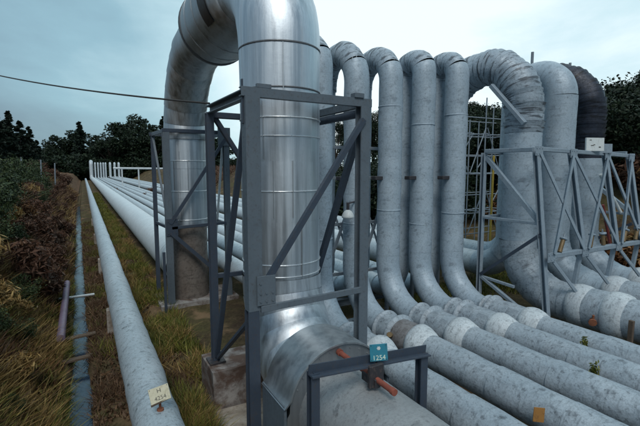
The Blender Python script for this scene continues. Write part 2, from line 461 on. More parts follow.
# ------------------------------------------------------------------ the big bright pipe
X0 = 3.06; YN, YFL = 6.8, 14.6; RB = .69; ZT = 6.92
big = thing('steam_pipe', 'largest pipe, shiny sheet-metal cladding, its tall loop rising past the top of the picture', 'pipe', (X0, YN, 0))
pts, mk = fillet([(X0, -6, 0), (X0, YN, 0), (X0, YN, ZT), (X0, YFL, ZT), (X0, YFL, 0), (X0, 40, 0)], [1.55, 1.5, 2.5, 1.3], 3)
(e0, e1), (a0, a1), (b0, b1), (c0, c1) = mk
MB().sheets(dens(seg(pts, 0, e0), .8), RB-.035, 1.9, 56, .005, .008, .2, sd=1).build('front_run', m_lag('front_cladding', (.33, .355, .37), (.16, .17, .175), (.40, .42, .43), .60, .35, .3), big)
MB().sheets(seg(pts, e0, e1), RB+.014, .41, 64, .014, .008, .1, arcseg=99, sd=2).build('lower_elbow', M['alu'], big)
nl = MB().sheets(dens(seg(pts, e1, a0), .25), RB, 1.0, 64, .007, .007, .1, sd=3).build('near_leg', M['alu'], big)
dn = dens(pts[a0:a1+1] + pts[b0:b1+1], .12)
LL = [0.]
for p_, q_ in zip(dn[:-1], dn[1:]): LL.append(LL[-1] + (q_-p_).length)
i0 = next(i for i, p_ in enumerate(dn) if p_.y > 8.3 and p_.z > 6.9); i1 = next(i for i, p_ in enumerate(dn) if p_.y > 10.75)
MB().sheets(dn[:i0+2], RB+.012, .6, 64, .014, .006, 0, sd=4).build('near_shoulder', M['alu'], big)
MB().sheets(dn[i1-2:], RB-.02, .55, 56, .03, .006, 0, arcseg=99, sd=8).build('far_shoulder', M['alu_dull'], big)
ys_ = [8.22, 8.24, 8.5, 8.8, 9.3, 9.9, 10.2, 10.5, 10.7, 10.72]; rs_ = [RB, .76, .84, .89, .91, .91, .905, .89, .86, RB]
slv = MB().tube([Vector((X0, y_, ZT)) for y_ in ys_], rs_, 60, True, .02).build('sleeve', m_alu('sleeve_sheet', (.46, .50, .52), (.34, .58), .5), big)
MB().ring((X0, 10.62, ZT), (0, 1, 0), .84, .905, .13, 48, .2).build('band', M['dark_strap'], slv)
for y_ in (9.3, 10.0): MB().ring((X0, y_, ZT), (0, 1, 0), .88, .922, .03, 48).build('band', M['alu_dull'], slv)
cutz = 1.55
fl_ = MB().sheets(dens([pts[b1], Vector((X0, YFL, cutz))], .25), RB-.035, .95, 56, .007, .007, .1, sd=5).build('far_leg', M['alu'], big)
o = MB().sheets(dens([Vector((X0, YFL, cutz)), Vector((X0, YFL, -.95))], .25), RB-.065, .8, 48, .006, .01, .1, sd=6).build('leg_foot', m_lag('rusty_cladding', (.16, .13, .11), (.05, .04, .035), (.22, .20, .18), .5), big)
o['label'] = 'brown rusty lower end of the far leg'
q = [Vector((X0, YFL+.35, 0)), Vector((X0, YFAR, 0))]
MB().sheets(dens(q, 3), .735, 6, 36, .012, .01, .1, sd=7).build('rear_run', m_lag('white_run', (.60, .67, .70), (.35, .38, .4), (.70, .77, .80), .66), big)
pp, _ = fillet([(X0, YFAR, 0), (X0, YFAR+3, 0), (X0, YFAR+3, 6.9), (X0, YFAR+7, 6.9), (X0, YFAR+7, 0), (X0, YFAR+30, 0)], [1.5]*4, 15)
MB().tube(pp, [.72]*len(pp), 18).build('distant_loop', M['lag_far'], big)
for z, w, m in ((5.42, .035, 'dark_strap'), (4.72, .03, 'dark_strap'), (4.25, .022, 'strap'), (3.95, .02, 'strap'), (3.05, .02, 'strap'), (1.82, .024, 'strap'), (1.62, .02, 'strap')):
    ring_part('strap', M[m], nl, (X0, YN, z), (0, 0, 1), RB-.01, RB+.016, w)
for z in (4.55, 3.7, 2.7, 1.75, 4.9):
    ring_part('strap', M['strap'], fl_, (X0, YFL, z), (0, 0, 1), RB-.05, RB-.015, .03)
# dark facet reflection, painted as a curved patch on the flank of the sleeve
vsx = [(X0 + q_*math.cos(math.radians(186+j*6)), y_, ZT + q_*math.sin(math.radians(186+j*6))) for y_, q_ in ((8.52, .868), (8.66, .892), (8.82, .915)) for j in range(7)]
MB().add(vsx, [[i*7+j, i*7+j+1, (i+1)*7+j+1, (i+1)*7+j] for i in range(2) for j in range(6)], True).build('dark_reflection', m_paint('painted_reflection', (.05, .047, .045), (.1, .07, .05), .5, .4, .5), slv)
for par, yy_, r_s, zs in ((nl, YN, RB+.006, ((1.62, 2.6, 212), (2.62, 3.55, 236), (2.62, 3.55, 262), (3.58, 4.5, 222), (4.55, 5.4, 250), (1.62, 2.6, 275))), (fl_, YFL, RB-.03, ((1.7, 2.7, 235), (2.75, 3.7, 222), (2.75, 3.7, 262), (3.75, 4.0, 240)))):
    for za, zb_, dg in zs:
        a = math.radians(dg); c_ = Vector((X0+math.cos(a)*r_s, yy_+math.sin(a)*r_s, 0)); tv = Vector((-math.sin(a), math.cos(a), 0))
        mb = MB().bar(c_+Vector((0, 0, za)), c_+Vector((0, 0, zb_)), .045, .012, Vector((math.cos(a), math.sin(a), 0)).cross(Vector((0, 0, 1))))
        nrm_ = Vector((math.cos(a), math.sin(a), 0))
        for k in range(int((zb_-za)/.12)): mb.rod(c_+Vector((0, 0, za+.06+k*.12)), c_+nrm_*.016+Vector((0, 0, za+.06+k*.12)), .008, 6)
        mb.build('lap_seam', M['alu_dull'], par)
# hood over the lower elbow
def hood():
    y0, y1 = 4.76, 5.58
    prof = [(X0 + .83*math.cos(a), .13 + .83*math.sin(a)) for a in [PI*(.93 - .86*k/24) for k in range(25)]]
    prof = [(X0-.90, .22)] + prof + [(X0+.90, .22)]
    th_ = .02; mb = MB(); n = len(prof)
    inn = [(X0 + (x-X0)*.972, .13+(z-.13)*.972) for x, z in prof]
    vs_ = []
    for (px, py_) in ((prof, y0), (prof, y1), (inn, y0), (inn, y1)): vs_ += [(x, py_, z) for x, z in px]
    fo, fi, fe = [], [], []
    for k in range(n-1):
        fo.append([k, k+1, n+k+1, n+k]); fi.append([2*n+k, 3*n+k, 3*n+k+1, 2*n+k+1])
        fe.append([k, 2*n+k, 2*n+k+1, k+1]); fe.append([n+k, n+k+1, 3*n+k+1, 3*n+k])
    fe += [[0, n, 3*n, 2*n], [n-1, 3*n-1, 4*n-1, 2*n-1]]
    mb.add(vs_, fo, True); mb.add(vs_, fi, True); mb.add(vs_, fe); return mb
ho = hood().build('hood', m_alu('hood_sheet', (.52, .56, .58), (.34, .52), .2), big)
# hood end plate and the box sides it sits on
mb = MB(); ns = 40; outer = [(X0-.85, -1.0), (X0-.85, -.5), (X0-.84, .06)] + [(X0+.80*math.cos(PI*(1-k/30)), .13+.80*math.sin(PI*(1-k/30))) for k in range(31)] + [(X0+.84, .06), (X0+.85, -.5), (X0+.85, -1.0)]
vs_ = [(x, 4.80, z) for x, z in outer]
for x, z in outer:
    a = math.atan2(z, x-X0); vs_.append((X0+.60*math.cos(a), 4.80, .60*math.sin(a)))
n_ = len(outer)
mb.add(vs_, [[k, k+1, n_+k+1, n_+k] for k in range(n_-1)])
for k in range(1, 12):
    a = PI*(.06 + .88*k/12); c_ = Vector((X0+.745*math.cos(a), 4.80, .12+.745*math.sin(a))); mb.rod(c_, c_+Vector((0, -.012, 0)), .013, 6)
mb.build('end_plate', m_alu('end_sheet', (.36, .39, .41), (.5, .65), .3), ho)
for s_ in (-1, 1):
    MB().box((X0+s_*.87-.02, 4.79, -1.0), (X0+s_*.87+.02, 5.565, .25), .004).build('side_plate', M['frame_grey'], ho)

# ------------------------------------------------------------------ five lagged pipes with loops
def small_pipe(X, yn, yf, r, ztop, z0, label, flange_y, collar_y, jointmat, seed, rb=1.05, rt=None, tagcol='collar'):
    rb = 1.18
    rt = rt or (yf-yn)/2*.995
    P = thing('steam_pipe', label, 'pipe', (X, yn, 0), None)
    pts, mk = fillet([(X, -6, z0), (X, yn, z0), (X, yn, ztop), (X, yf, ztop), (X, yf, z0), (X, yf+8, z0)], [rb, rt, rt, .9], 10)
    (e0, e1), (a0, a1), (b0, b1), (c0, c1) = mk
    cy0 = collar_y
    MB().sheets(dens([Vector((X, -6, z0)), Vector((X, cy0-.1, z0))], .25), r, 1.25, 44, .013, .014, .5, sd=seed).build('front_run', M['lag_run'], P)
    # joint body with two flange rings and a swollen plaster collar
    ye = yn-rb
    MB().tubeax([Vector((X, y, z0)) for y in (cy0+.1, cy0+.25, (cy0+flange_y)/2, flange_y-.12, flange_y)], [r*1.12, r*1.16, r*1.2, r*1.17, r*1.17], (0, 1, 0), 36).build('joint_body', jointmat, P)
    ring_part('flange', M['lag_run'], P, (X, flange_y, z0), (0, 1, 0), r*1.0, r*1.42, .20, .9)
    MB().tubeax([Vector((X, y, z0)) for y in (flange_y+.08, flange_y+.2, ye+.02)], [r*1.05, r*1.08, r*1.08], (0, 1, 0), 36).build('neck', M['lag_run'], P)
    ring_part('flange', M['lag_run'], P, (X, ye-.02, z0), (0, 1, 0), r*.98, r*1.28, .11, .8)
    prof = [(-.24, r*1.0), (-.20, r*1.13), (-.1, r*1.25), (.02, r*1.36), (.1, r*1.38), (.17, r*1.3), (.21, r*1.1)]
    MB().tube([Vector((X, cy0+a, z0)) for a, _ in prof], [b for _, b in prof], 36, True, .045).build(tagcol, M['collar'], P)
    ka = a0 + 3; body = dens(seg(pts, e0, ka), .12)
    nlg = MB().tube(body, [r*.985]*len(body), 40, True, .018).build('near_leg', M['lag'], P)
    ar = dens(pts[ka:b1+1], .09)
    MB().sheets(ar, r*.985, .24, 40, .008, .035, .7, sd=seed+3).build('arch', M['lag_rib'], P)
    fl = dens(seg(pts, b1, c1), .2)
    MB().tube(fl, [r*.98]*len(fl), 32, True, .012).build('far_leg', M['lag'], P)
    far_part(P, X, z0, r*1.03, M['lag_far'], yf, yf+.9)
    for z in (4.4, 1.9):
        ring_part('strap', M['lag'], nlg, (X, yn, z + .13*(seed % 5)), (0, 0, 1), r*.96, r*1.012, .03)
    return P
RS = .295
SP = [(4.47, 7.9, 9.25), (5.55, 8.07, 9.55), (6.57, 8.1, 9.35), (7.53, 7.98, 8.78), (8.40, 7.72, 8.50)]
LB = ['grey lagged looped pipe nearest the big shiny pipe, its leg mostly hidden behind it',
      'grey looped pipe with brown stained joint and an orange plate on its front run',
      'thin grey looped pipe just right of the one with the brown joint',
      'thin grey looped pipe with moss tuft, second to the left of the ribbed pipe',
      'thin grey looped pipe immediately left of the pale blue truss']
for i, (x, yn, yf) in enumerate(SP):
    P = small_pipe(x, yn, yf, RS, 6.16, 0.0, LB[i], (6.45, 6.42, 6.5, 6.45, 6.35)[i], (5.65, 5.72, 5.65, 5.42, 5.32)[i],
                   M['lag_brown'] if i == 1 else M['lag_run'], 20+i*7)
    # clamp lug on the near leg
    if i > 0: MB().box((x-RS-.20, yn-.10, 3.16), (x-RS+.06, yn+.10, 3.25), .01).build('clamp_lug', M['dark'], P)

# ------------------------------------------------------------------ three thick pipes on the right
def thick_pipe(X, yn, yf, r, ztop, z0, label, mats, cols, seed, rib, over, zw=None):
    P = thing('steam_pipe', label, 'pipe', (X, yn, 0))
    rb, rt = 1.35, (yf-yn)/2*.98
    pts, mk = fillet([(X, -6, z0), (X, yn, z0), (X, yn, ztop), (X, yf, ztop), (X, yf, z0), (X, yf+8, z0)], [rb, rt, rt, 1.2], 6)
    (e0, e1), (a0, a1), (b0, b1), (c0, c1) = mk
    ye = yn-rb
    MB().sheets(dens([Vector((X, -6, z0)), Vector((X, cols[-1]-.1, z0))], .3), r*.94, 1.4, 40, .013, .012, .4, sd=seed).build('front_run', M['lag_run'], P)
    if len(cols) > 1:
        MB().tube(dens([Vector((X, cols[1], z0)), Vector((X, cols[0], z0))], .12), [r*1.02]*len(dens([Vector((X, cols[1], z0)), Vector((X, cols[0], z0))], .12)), 40, True, .02).build('joint_body', M['lag_run'], P)
    for cy0 in cols:
        prof = [(-.24, r*.92), (-.19, r*1.02), (-.08, r*1.10), (.06, r*1.13), (.17, r*1.08), (.22, r*.95)]
        MB().tube([Vector((X, cy0+a, z0)) for a, _ in prof], [b for _, b in prof], 40, True, .04).build('collar', M['collar'], P)
    ne = dens([Vector((X, cols[0]+.1, z0)), pts[e0]], .1) if ye > cols[0]+.2 else [Vector((X, cols[0], z0)), pts[e0]]
    lower = ne[:-1] + dens(seg(pts, e0, e1), .1)
    MB().sheets(lower, r*1.0, .26, 44, .016, .03, .7, sd=seed+1).build('lower_elbow', mats[0], P)
    zw = zw or pts[a0].z
    up = dens([pts[e1], Vector((X, yn, zw))], .15)
    MB().sheets(up, r*.985, .8 if rib > .3 else rib*2, 44, .008, .014, .3, sd=seed+2).build('near_leg', mats[1], P)
    ar = dens([Vector((X, yn, zw))] + pts[a0:b1+1], .06)
    MB().sheets(ar, r*.99, rib, 44, over, .03 if rib < .3 else .012, .6, sd=seed+3).build('arch', mats[2], P)
    fl = dens(seg(pts, b1, c1), .2)
    MB().sheets(fl, r*.98, .6, 36, .01, .014, .3, sd=seed+4).build('far_leg', mats[1], P)
    far_part(P, X, z0, r*.95, M['lag_far'], yf, yf+1.2)
    return P
TP1 = thick_pipe(10.1, 6.98, 9.6, .46, 6.27, .2, 'thick grey pipe whose looped arch is wrapped in wrinkled ribs', (M['lag_run'], M['lag'], M['lag_rib']), [5.22, 4.45], 60, .15, .045, 4.35)
TP2 = thick_pipe(11.80, 7.06, 8.42, .435, 6.12, .2, 'thick pale grey smooth looped pipe between the ribbed pipe and the black one', (M['lag'], M['lag'], M['lag']), [5.3], 70, .5, .006)
TP3 = thick_pipe(13.40, 7.1, 9.5, .44, 6.30, .2, 'thick looped pipe with a black tarry wrapping on its arch', (M['lag'], M['lag'], M['lag_dark']), [5.4], 80, .15, .045, 3.75)
# valve and stem at the ribbed pipe's second collar
mb = MB(); mb.rod((9.80, 4.84, .12), (9.58, 4.72, .07), .055, 14); mb.rod((9.58, 4.72, .07), (9.55, 4.70, .06), .085, 8); mb.rod((9.62, 4.74, .08), (9.6, 4.72, .22), .025, 8)
v = mb.build('valve', M['rust'], TP1); v['label'] = 'rust-brown valve stub'
solo('stake', MB().bar((9.35, 3.9, -1.0), (9.33, 3.88, .42), .07, .09), M['wood'], 'brown upright stake beside the thick ribbed pipe joint', 'stake')
mb = MB(); mb.rod((9.40, 5.2, -.18), (9.40, -3, -.18), .09, 16)
solo('thin_pipe', mb, M['lag_run'], 'thin grey pipe lying low along the thick ribbed pipe', 'pipe')

# ------------------------------------------------------------------ left single pipe
lp = thing('service_pipe', 'grey pipe running alone on the far left side beside the ditch', 'pipe', (.72, 6, -.12))
MB().sheets(dens([Vector((.72, -3, -.12)), Vector((.72, 190, -.12))], .3)[:700] + [Vector((.72, 190, -.12))], .315, 3.0, 40, .006, .02, .4, sd=90).build('pipe_run', m_lag('flaking_paint', (.38, .46, .51), (.035, .04, .045), (.50, .58, .63), .60, bs=.8), lp)
for y in (12.5, 20, 28, 37): MB().box((.36, y-.14, -1.15), (1.08, y+.14, -.40), .02).build('saddle_block', M['concrete'], lp)

# ------------------------------------------------------------------ steel frame round the near leg
F1 = thing('steel_trestle', 'dark blue steel frame boxed round the near leg of the big shiny pipe', 'steel frame', (3.05, 6.6, 0))
A, B, Cc, D = (2.07, 5.68), (2.03, 7.62), (4.03, 5.68), (4.03, 7.62); ZF = 4.43
def P3(p, z): return (p[0], p[1], z)
MB().ibeam(P3(A, -1.1), P3(A, 1.34), .17, .17, .02, (0, 1, 0)).build('post', M['frame'], F1)
MB().channel((A[0]+.03, A[1], 1.34), (A[0]+.03, A[1], ZF), .215, .18, .02, (0, 1, 0)).build('post', M['frame_grey'], F1)['label'] = 'grey upper length of the nearest post'
MB().ibeam(P3(B, -.24), P3(B, ZF), .13, .15, .018, (0, 1, 0)).build('post', M['frame'], F1)
MB().ibeam(P3(Cc, -.6), P3(Cc, ZF), .17, .17, .02, (0, 1, 0)).build('post', M['frame_grey'], F1)
MB().ibeam(P3(D, -1.), P3(D, ZF), .15, .15, .02, (0, 1, 0)).build('post', M['frame'], F1)
MB().channel((A[0]-.12, A[1], ZF+.06), (Cc[0]+.15, Cc[1], ZF+.06), .10, .13, .016).build('beam', M['frame_grey'], F1)
MB().channel((A[0], A[1]+.06, ZF+.05), (B[0], B[1]+.1, ZF+.05), .11, .14, .016).build('beam', M['frame_grey'], F1)
MB().rod((D[0]-.0, D[1]-.1, ZF-.10), (Cc[0], Cc[1]+.1, ZF-.10), .07, 16).build('beam', M['frame'], F1)
MB().channel((D[0], D[1]-.05, ZF+.05), (Cc[0], Cc[1]+.06, ZF+.05), .11, .12, .016).build('beam', M['frame_grey'], F1)
MB().bar((B[0]+.07, B[1], ZF-.04), (D[0]-.07, D[1], ZF-.04), .10, .11).build('beam', M['frame'], F1)
MB().bar((A[0]+.1, A[1]-.10, 1.36), (Cc[0]-.08, Cc[1]-.10, 1.40), .05, .10).build('beam', M['frame_grey'], F1)
MB().bar((B[0]+.07, B[1]-.02, 1.42), (D[0]-.07, D[1]-.02, 1.42), .07, .09).build('beam', M['frame'], F1)
MB().angle((A[0]+.16, A[1]-.09, 1.72), (Cc[0]-.05, Cc[1]-.09, 4.22), .085, .014, (0, 1, 0)).build('brace', M['frame'], F1)
MB().angle((Cc[0]+.05, Cc[1]+.12, 4.18), (D[0]+.05, D[1]-.1, .92), .10, .016, (1, 0, 0)).build('brace', M['frame'], F1)
MB().bar((B[0], B[1]-.10, -.1), (A[0], A[1]+.15, 4.15), .06, .09, (1, 0, 0)).build('brace', M['frame'], F1)
MB().bar((B[0]+.02, B[1]-.14, -.12), (A[0], A[1]+.06, 1.18), .06, .08, (1, 0, 0)).build('brace', M['frame'], F1)
MB().bar((B[0]+.08, B[1]+.05, 4.40), (D[0]-.1, D[1]+.05, 1.6), .09, .09, (0, 1, 0)).build('brace', M['frame'], F1)
bolts(MB().box((A[0]+.04, A[1]-.125, 1.36+.06), (A[0]+.33, A[1]-.105, 1.86), .003), [(A[0]+a_, A[1]-.125, b_) for a_ in (.09, .18, .28) for b_ in (1.48, 1.6)] + [(A[0]+.09, A[1]-.125, 1.75)], (0, -1, 0), .016).build('gusset', M['frame_grey'], F1)
MB().box((A[0]-.10, A[1]-.02, 4.05), (A[0]-.078, A[1]+.03, 4.66), .004).build('gusset', M['frame'], F1)
MB().box((A[0]+.12, A[1]-.03, ZF+.13), (A[0]+.34, A[1]+.03, ZF+.19), .004).build('gusset', M['frame_grey'], F1)
MB().box((Cc[0]-.2, Cc[1]-.075, ZF+.125), (Cc[0]-.02, Cc[1]+.06, ZF+.2), .004).build('gusset', M['frame_grey'], F1)
MB().box((B[0]-.15, B[1]-.17, -.245), (B[0]+.15, B[1]+.15, -.205), .004).build('base_plate', M['dark'], F1)

def block(name, lo, hi, mat, label, cat, sd=0, group=None):
    mb = MB(); x0, y0, z0 = lo; x1, y1, z1 = hi; n = 8
    # a weathered block: subdivided faces with chipped noise
    def face(o, u, v):
        vs = []
        for j in range(n+1):
            for i in range(n+1):
                p = Vector(o)+Vector(u)*(i/n)+Vector(v)*(j/n)
                k = mnoise.noise(p*2.1+Vector((sd, 0, 0)))*.022 + mnoise.noise(p*7)*.008
                vs.append(p + Vector((k, mnoise.noise(p*2.3+Vector((0, sd, 4)))*.022, mnoise.noise(p*2.2+Vector((5, 0, sd)))*.018)))
        mb.add(vs, [[j*(n+1)+i, j*(n+1)+i+1, (j+1)*(n+1)+i+1, (j+1)*(n+1)+i] for j in range(n) for i in range(n)], False)
    dx, dy, dz = x1-x0, y1-y0, z1-z0
    face((x0, y0, z0), (dx, 0, 0), (0, 0, dz)); face((x0, y1, z0), (0, -dy, 0), (0, 0, dz))
    face((x1, y0, z0), (0, dy, 0), (0, 0, dz)); face((x1, y1, z0), (-dx, 0, 0), (0, 0, dz))
    face((x0, y0, z1), (dx, 0, 0), (0, dy, 0))
    return solo(name, mb, mat, label, cat, group)
block('concrete_plinth', (1.86, 7.18, -1.25), (4.3, 8.05, -.25), M['plinth'], 'brown stained concrete plinth under the rear feet of the near frame', 'plinth', 1)
block('concrete_slab', (1.72, 3.6, -1.4), (4.2, 7.12, -.95), M['slab'], 'flat weathered concrete slab in front of the stained plinth', 'slab', 2)
block('concrete_footing', (1.95, 13.6, -1.3), (4.5, 15.3, -.93), M['plinth'], 'low brown concrete footing under the far leg of the big pipe', 'footing', 3)

# ------------------------------------------------------------------ frame round the far leg
F2 = thing('steel_trestle', 'thinner dark steel frame boxed round the far leg of the big shiny pipe', 'steel frame', (3.1, 14.7, 0))
Fa, Ea, Ga, Ha = (2.30, 13.85), (2.17, 15.65), (4.22, 13.85), (4.22, 15.65); ZG = 4.58
for p, m, w_ in ((Fa, 'frame_grey', .20), (Ea, 'frame', .13), (Ga, 'frame_grey', .18), (Ha, 'frame', .13)):
    MB().ibeam(P3(p, -.95 if p[1] < 15 else -1.1), P3(p, ZG), w_, w_, .02, (0, 1, 0)).build('post', M[m], F2)
MB().bar((Fa[0]-.1, Fa[1], ZG+.06), (Ga[0]+.1, Ga[1], ZG+.06), .1, .12).build('beam', M['frame'], F2)
MB().bar((Ea[0]-.1, Ea[1], ZG+.06), (Ha[0]+.1, Ha[1], ZG+.06), .1, .12).build('beam', M['frame'], F2)
for p, q in ((Fa, Ea), (Ga, Ha)):
    MB().bar((p[0], p[1]+.06, ZG+.05), (q[0], q[1]-.06, ZG+.05), .1, .13).build('beam', M['frame_grey'], F2)
    MB().bar((p[0], p[1]+.1, 1.55), (q[0], q[1]-.08, 1.55), .07, .1).build('beam', M['frame'], F2)
MB().bar((Fa[0]+.08, Fa[1]-.09, 1.55), (Ga[0]-.08, Ga[1]-.09, 1.62), .07, .1).build('beam', M['frame'], F2)
MB().angle((Fa[0]+.02, Fa[1]-.11, 1.7), (Ga[0]-.05, Ga[1]-.11, 4.45), .10, .014, (0, 1, 0)).build('brace', M['frame'], F2)
MB().angle((Fa[0]+.05, Fa[1]-.12, 1.42), (Ga[0]-.6, Ga[1]-.12, .15), .12, .014, (0, 1, 0)).build('brace', M['frame'], F2)
MB().bar((Ga[0]-.05, Ga[1]+.1, 4.6), (Ha[0], Ha[1]-.1, .2), .07, .07, (1, 0, 0)).build('brace', M['pale'], F2)
MB().bar((Ea[0], Ea[1]-.1, 4.5), (Fa[0], Fa[1]+.12, 1.7), .06, .07, (1, 0, 0)).build('brace', M['frame_grey'], F2)
bolts(MB().box((Fa[0]-.1, Fa[1]-.125, 1.3), (Fa[0]+.26, Fa[1]-.105, 1.85), .003), [(Fa[0]+a_, Fa[1]-.125, b_) for a_ in (-.04, .1, .2) for b_ in (1.38, 1.76)], (0, -1, 0), .018).build('gusset', M['frame'], F2)
MB().box((Ga[0]-.3, Ga[1]-.13, 4.2), (Ga[0]+.12, Ga[1]-.112, 4.8), .003).build('gusset', M['frame_grey'], F2)
solo('guard_post', MB().bar((2.02, 13.2, -1.1), (2.02, 13.2, .9), .08, .08), M['frame'], 'short dark post standing between the fat white run and the far frame', 'post')

# ------------------------------------------------------------------ goalpost guide frame, rod and signs in front
GP = thing('guide_portal', 'low dark steel goalpost straddling the big pipe in front', 'steel frame', (3.06, 4.05, 0))
MB().ibeam((2.21, 4.05, -1.1), (2.21, 4.05, 1.06), .11, .12, .014, (0, 1, 0)).build('post', M['frame'], GP)
MB().ibeam((3.95, 4.10, -1.1), (3.95, 4.10, .885), .12, .12, .014, (0, 1, 0)).build('post', M['frame'], GP)
MB().angle((2.15, 4.02, 1.08), (4.02, 4.07, .90), .12, .018, (0, 0, 1), -1, 1).build('beam', M['frame'], GP)
MB().bar((2.27, 4.10, 1.0), (3.88, 4.12, .85), .03, .07).build('beam', M['frame'], GP)
mb = MB(); mb.box((2.94, 3.93, .70), (3.16, 3.99, .99), .01); mb.box((3.0, 3.90, .70), (3.09, 4.2, .82), .01)
mb.build('hanger_bracket', M['dark'], GP)
mb = MB(); mb.rod((3.03, 4.80, .83), (3.06, 3.62, .79), .036, 16); mb.rod((3.03, 4.79, .832), (3.03, 4.74, .83), .048, 16); mb.rod((3.06, 3.66, .791), (3.06, 3.6, .789), .043, 16)
solo('guide_rod', mb, M['redrod'], 'rusty red rod lying along the top of the big pipe under the goalpost', 'rod')

def text(s, size, mat, parent, M4, name='lettering', ext=.0015):
    cu = bpy.data.curves.new('t', 'FONT'); cu.body = s; cu.size = size; cu.align_x = 'CENTER'; cu.align_y = 'CENTER'; cu.extrude = ext
    to = bpy.data.objects.new('t', cu); COL.objects.link(to)
    dg = bpy.context.evaluated_depsgraph_get(); me = bpy.data.meshes.new_from_object(to.evaluated_get(dg))
    bpy.data.objects.remove(to); me.transform(M4)
    me.transform(Matrix.Translation(-parent.matrix_basis.translation))
    me.materials.clear(); me.materials.append(mat); me.name = name
    o = bpy.data.objects.new(name, me); COL.objects.link(o); o.parent = parent; return o
def board(name, c, nrm, w, h, mat, label, cat, roll=0, th=.012):
    """a flat plate; returns root and its matrix"""
    nrm = Vector(nrm).normalized(); up = Vector((0, 0, 1)); x = up.cross(nrm).normalized(); y = nrm.cross(x)
    Rm = Matrix((x, y, nrm)).transposed().to_4x4() @ Matrix.Rotation(roll, 4, 'Z'); M4 = Matrix.Translation(c) @ Rm
    root = thing(name, label, cat, c)
    mb = MB(); mb.box((-w/2, -h/2, -th), (w/2, h/2, 0), .003); mb.v = [tuple(M4 @ Vector(p)) for p in mb.v]
    mb.build('plate', mat, root); return root, M4
T = Matrix.Translation
r_, M4 = board('tag_sign', (3.09, 3.955, 1.135), (-.38, -.9, .12), .225, .21, M['teal'], 'small teal square sign with white number above the goalpost beam', 'sign', math.radians(2))
text('1254', .085, M['whiteink'], r_, M4 @ T((0, -.065, .001)))
mb = MB(); 
for a in range(3):
    k = Matrix.Rotation(a*PI/3, 4, 'Z'); bb = MB().box((-.024, -.007, 0), (.024, .007, .003), .001)
    mb.add([tuple(M4 @ T((0, .055, .001)) @ k @ Vector((p[0], p[1], p[2]+a*.0008))) for p in bb.v], bb.f)
mb.build('emblem', M['white'], r_)
mb = bolts(MB().bar((3.09, 4.0, .98), (3.09, 4.0, 1.2), .02, .02), [M4 @ Vector((a_, b_, 0)) for a_ in (-.095, .095) for b_ in (.09, -.09)], M4.to_3x3() @ Vector((0, 0, 1)), .006, .004); mb.build('bracket', M['dark'], r_)
r_, M4 = board('tag_sign', (.735, 5.62, .43), (-.12, -.72, .68), .255, .205, M['cream'], 'cream square number sign on a short stem on the left pipe', 'sign', math.radians(12))
text('4254', .075, M['ink'], r_, M4 @ T((0, -.05, .001))); text('H', .08, M['ink'], r_, M4 @ T((0, .045, .001)))
mb = MB().rod((.74, 5.64, .13), (.735, 5.63, .42), .016, 10); mb.rod((.74, 5.64, .18), (.74, 5.64, .215), .045, 14); mb.build('stem', M['rust'], r_)
for a_ in (-.11, .11): bolts(MB(), [M4 @ Vector((a_, .085, -.002))], M4.to_3x3() @ Vector((0, 0, 1)), .006, .006).build('bolt', M['dark'], r_)
mb = MB().bar((.615, 5.55, .325), (.86, 5.57, .375), .02, .025); mb.build('rail', M['wood'], r_)
r_, M4 = board('tag_plate', (5.12, 3.10, .15), (-.42, -.9, .15), .155, .19, M['orange'], 'blank orange plate fixed to the flank of the brown-jointed pipe', 'plate', math.radians(-8))
MB().rod((5.14, 3.14, .10), (5.36, 3.22, .14), .012, 8).build('stem', M['rust'], r_)

# ------------------------------------------------------------------ truss frame in front of the thick pipes
TR = thing('steel_truss', 'pale blue steel truss frame with X bracing across the thick pipes', 'steel frame', (11, 6, 0))
JX = [9.2, 10.62, 12.22, 13.5]; YT, YB = 6.0, 5.58; ZTt, ZB = 3.85, 1.42
def top(i): return Vector((JX[i], YT, ZTt-.03*i))
def bot(i): return Vector((JX[i]+.02, YB, ZB-.01*i))
for i in range(4):
    MB().channel(top(i), bot(i) if i else Vector((9.2, 5.42, -.9)), .12, .12, .014, (0, 1, 0)).build('post', M['truss'], TR)
    if i:
        MB().bar(bot(i)+Vector((0, .06, -.07)), (JX[i], 5.9, -1.05), .10, .10).build('post', M['truss'], TR)
    for z_, nm in ((top(i), 't'), (bot(i), 'b')):
        bolts(MB().box((z_.x-.14, z_.y-.085, z_.z-.12), (z_.x+.14, z_.y-.065, z_.z+.10), .004), [(z_.x+a_, z_.y-.085, z_.z+b_) for a_ in (-.1, 0, .1) for b_ in (-.07, .05)], (0, -1, 0)).build('gusset', M['truss'], TR)
for i in range(3):
    MB().bar(top(i)+Vector((.07, 0, .04)), top(i+1)+Vector((-.07, 0, .04)), .09, .10).build('beam', M['truss'], TR)
    MB().bar(bot(i)+Vector((.07, 0, 0)), bot(i+1)+Vector((-.07, 0, 0)), .12, .12).build('beam', M['truss'], TR)
    MB().angle(top(i)+Vector((.06, -.07, -.06)), bot(i+1)+Vector((-.06, -.07, .05)), .085, .012, (0, 1, 0)).build('brace', M['truss'], TR)
    MB().angle(top(i+1)+Vector((-.06, -.10, -.06)), bot(i)+Vector((.06, -.10, .05)), .085, .012, (0, 1, 0)).build('brace', M['truss'], TR)
    a = bot(i)+Vector((.12, 0, -.07)); MB().bar(a, a+Vector((.45, -.35, -.75)), .07, .07).build('strut', M['truss'], TR)
BX = [(9.2, 7.45), (13.5, 7.9)]
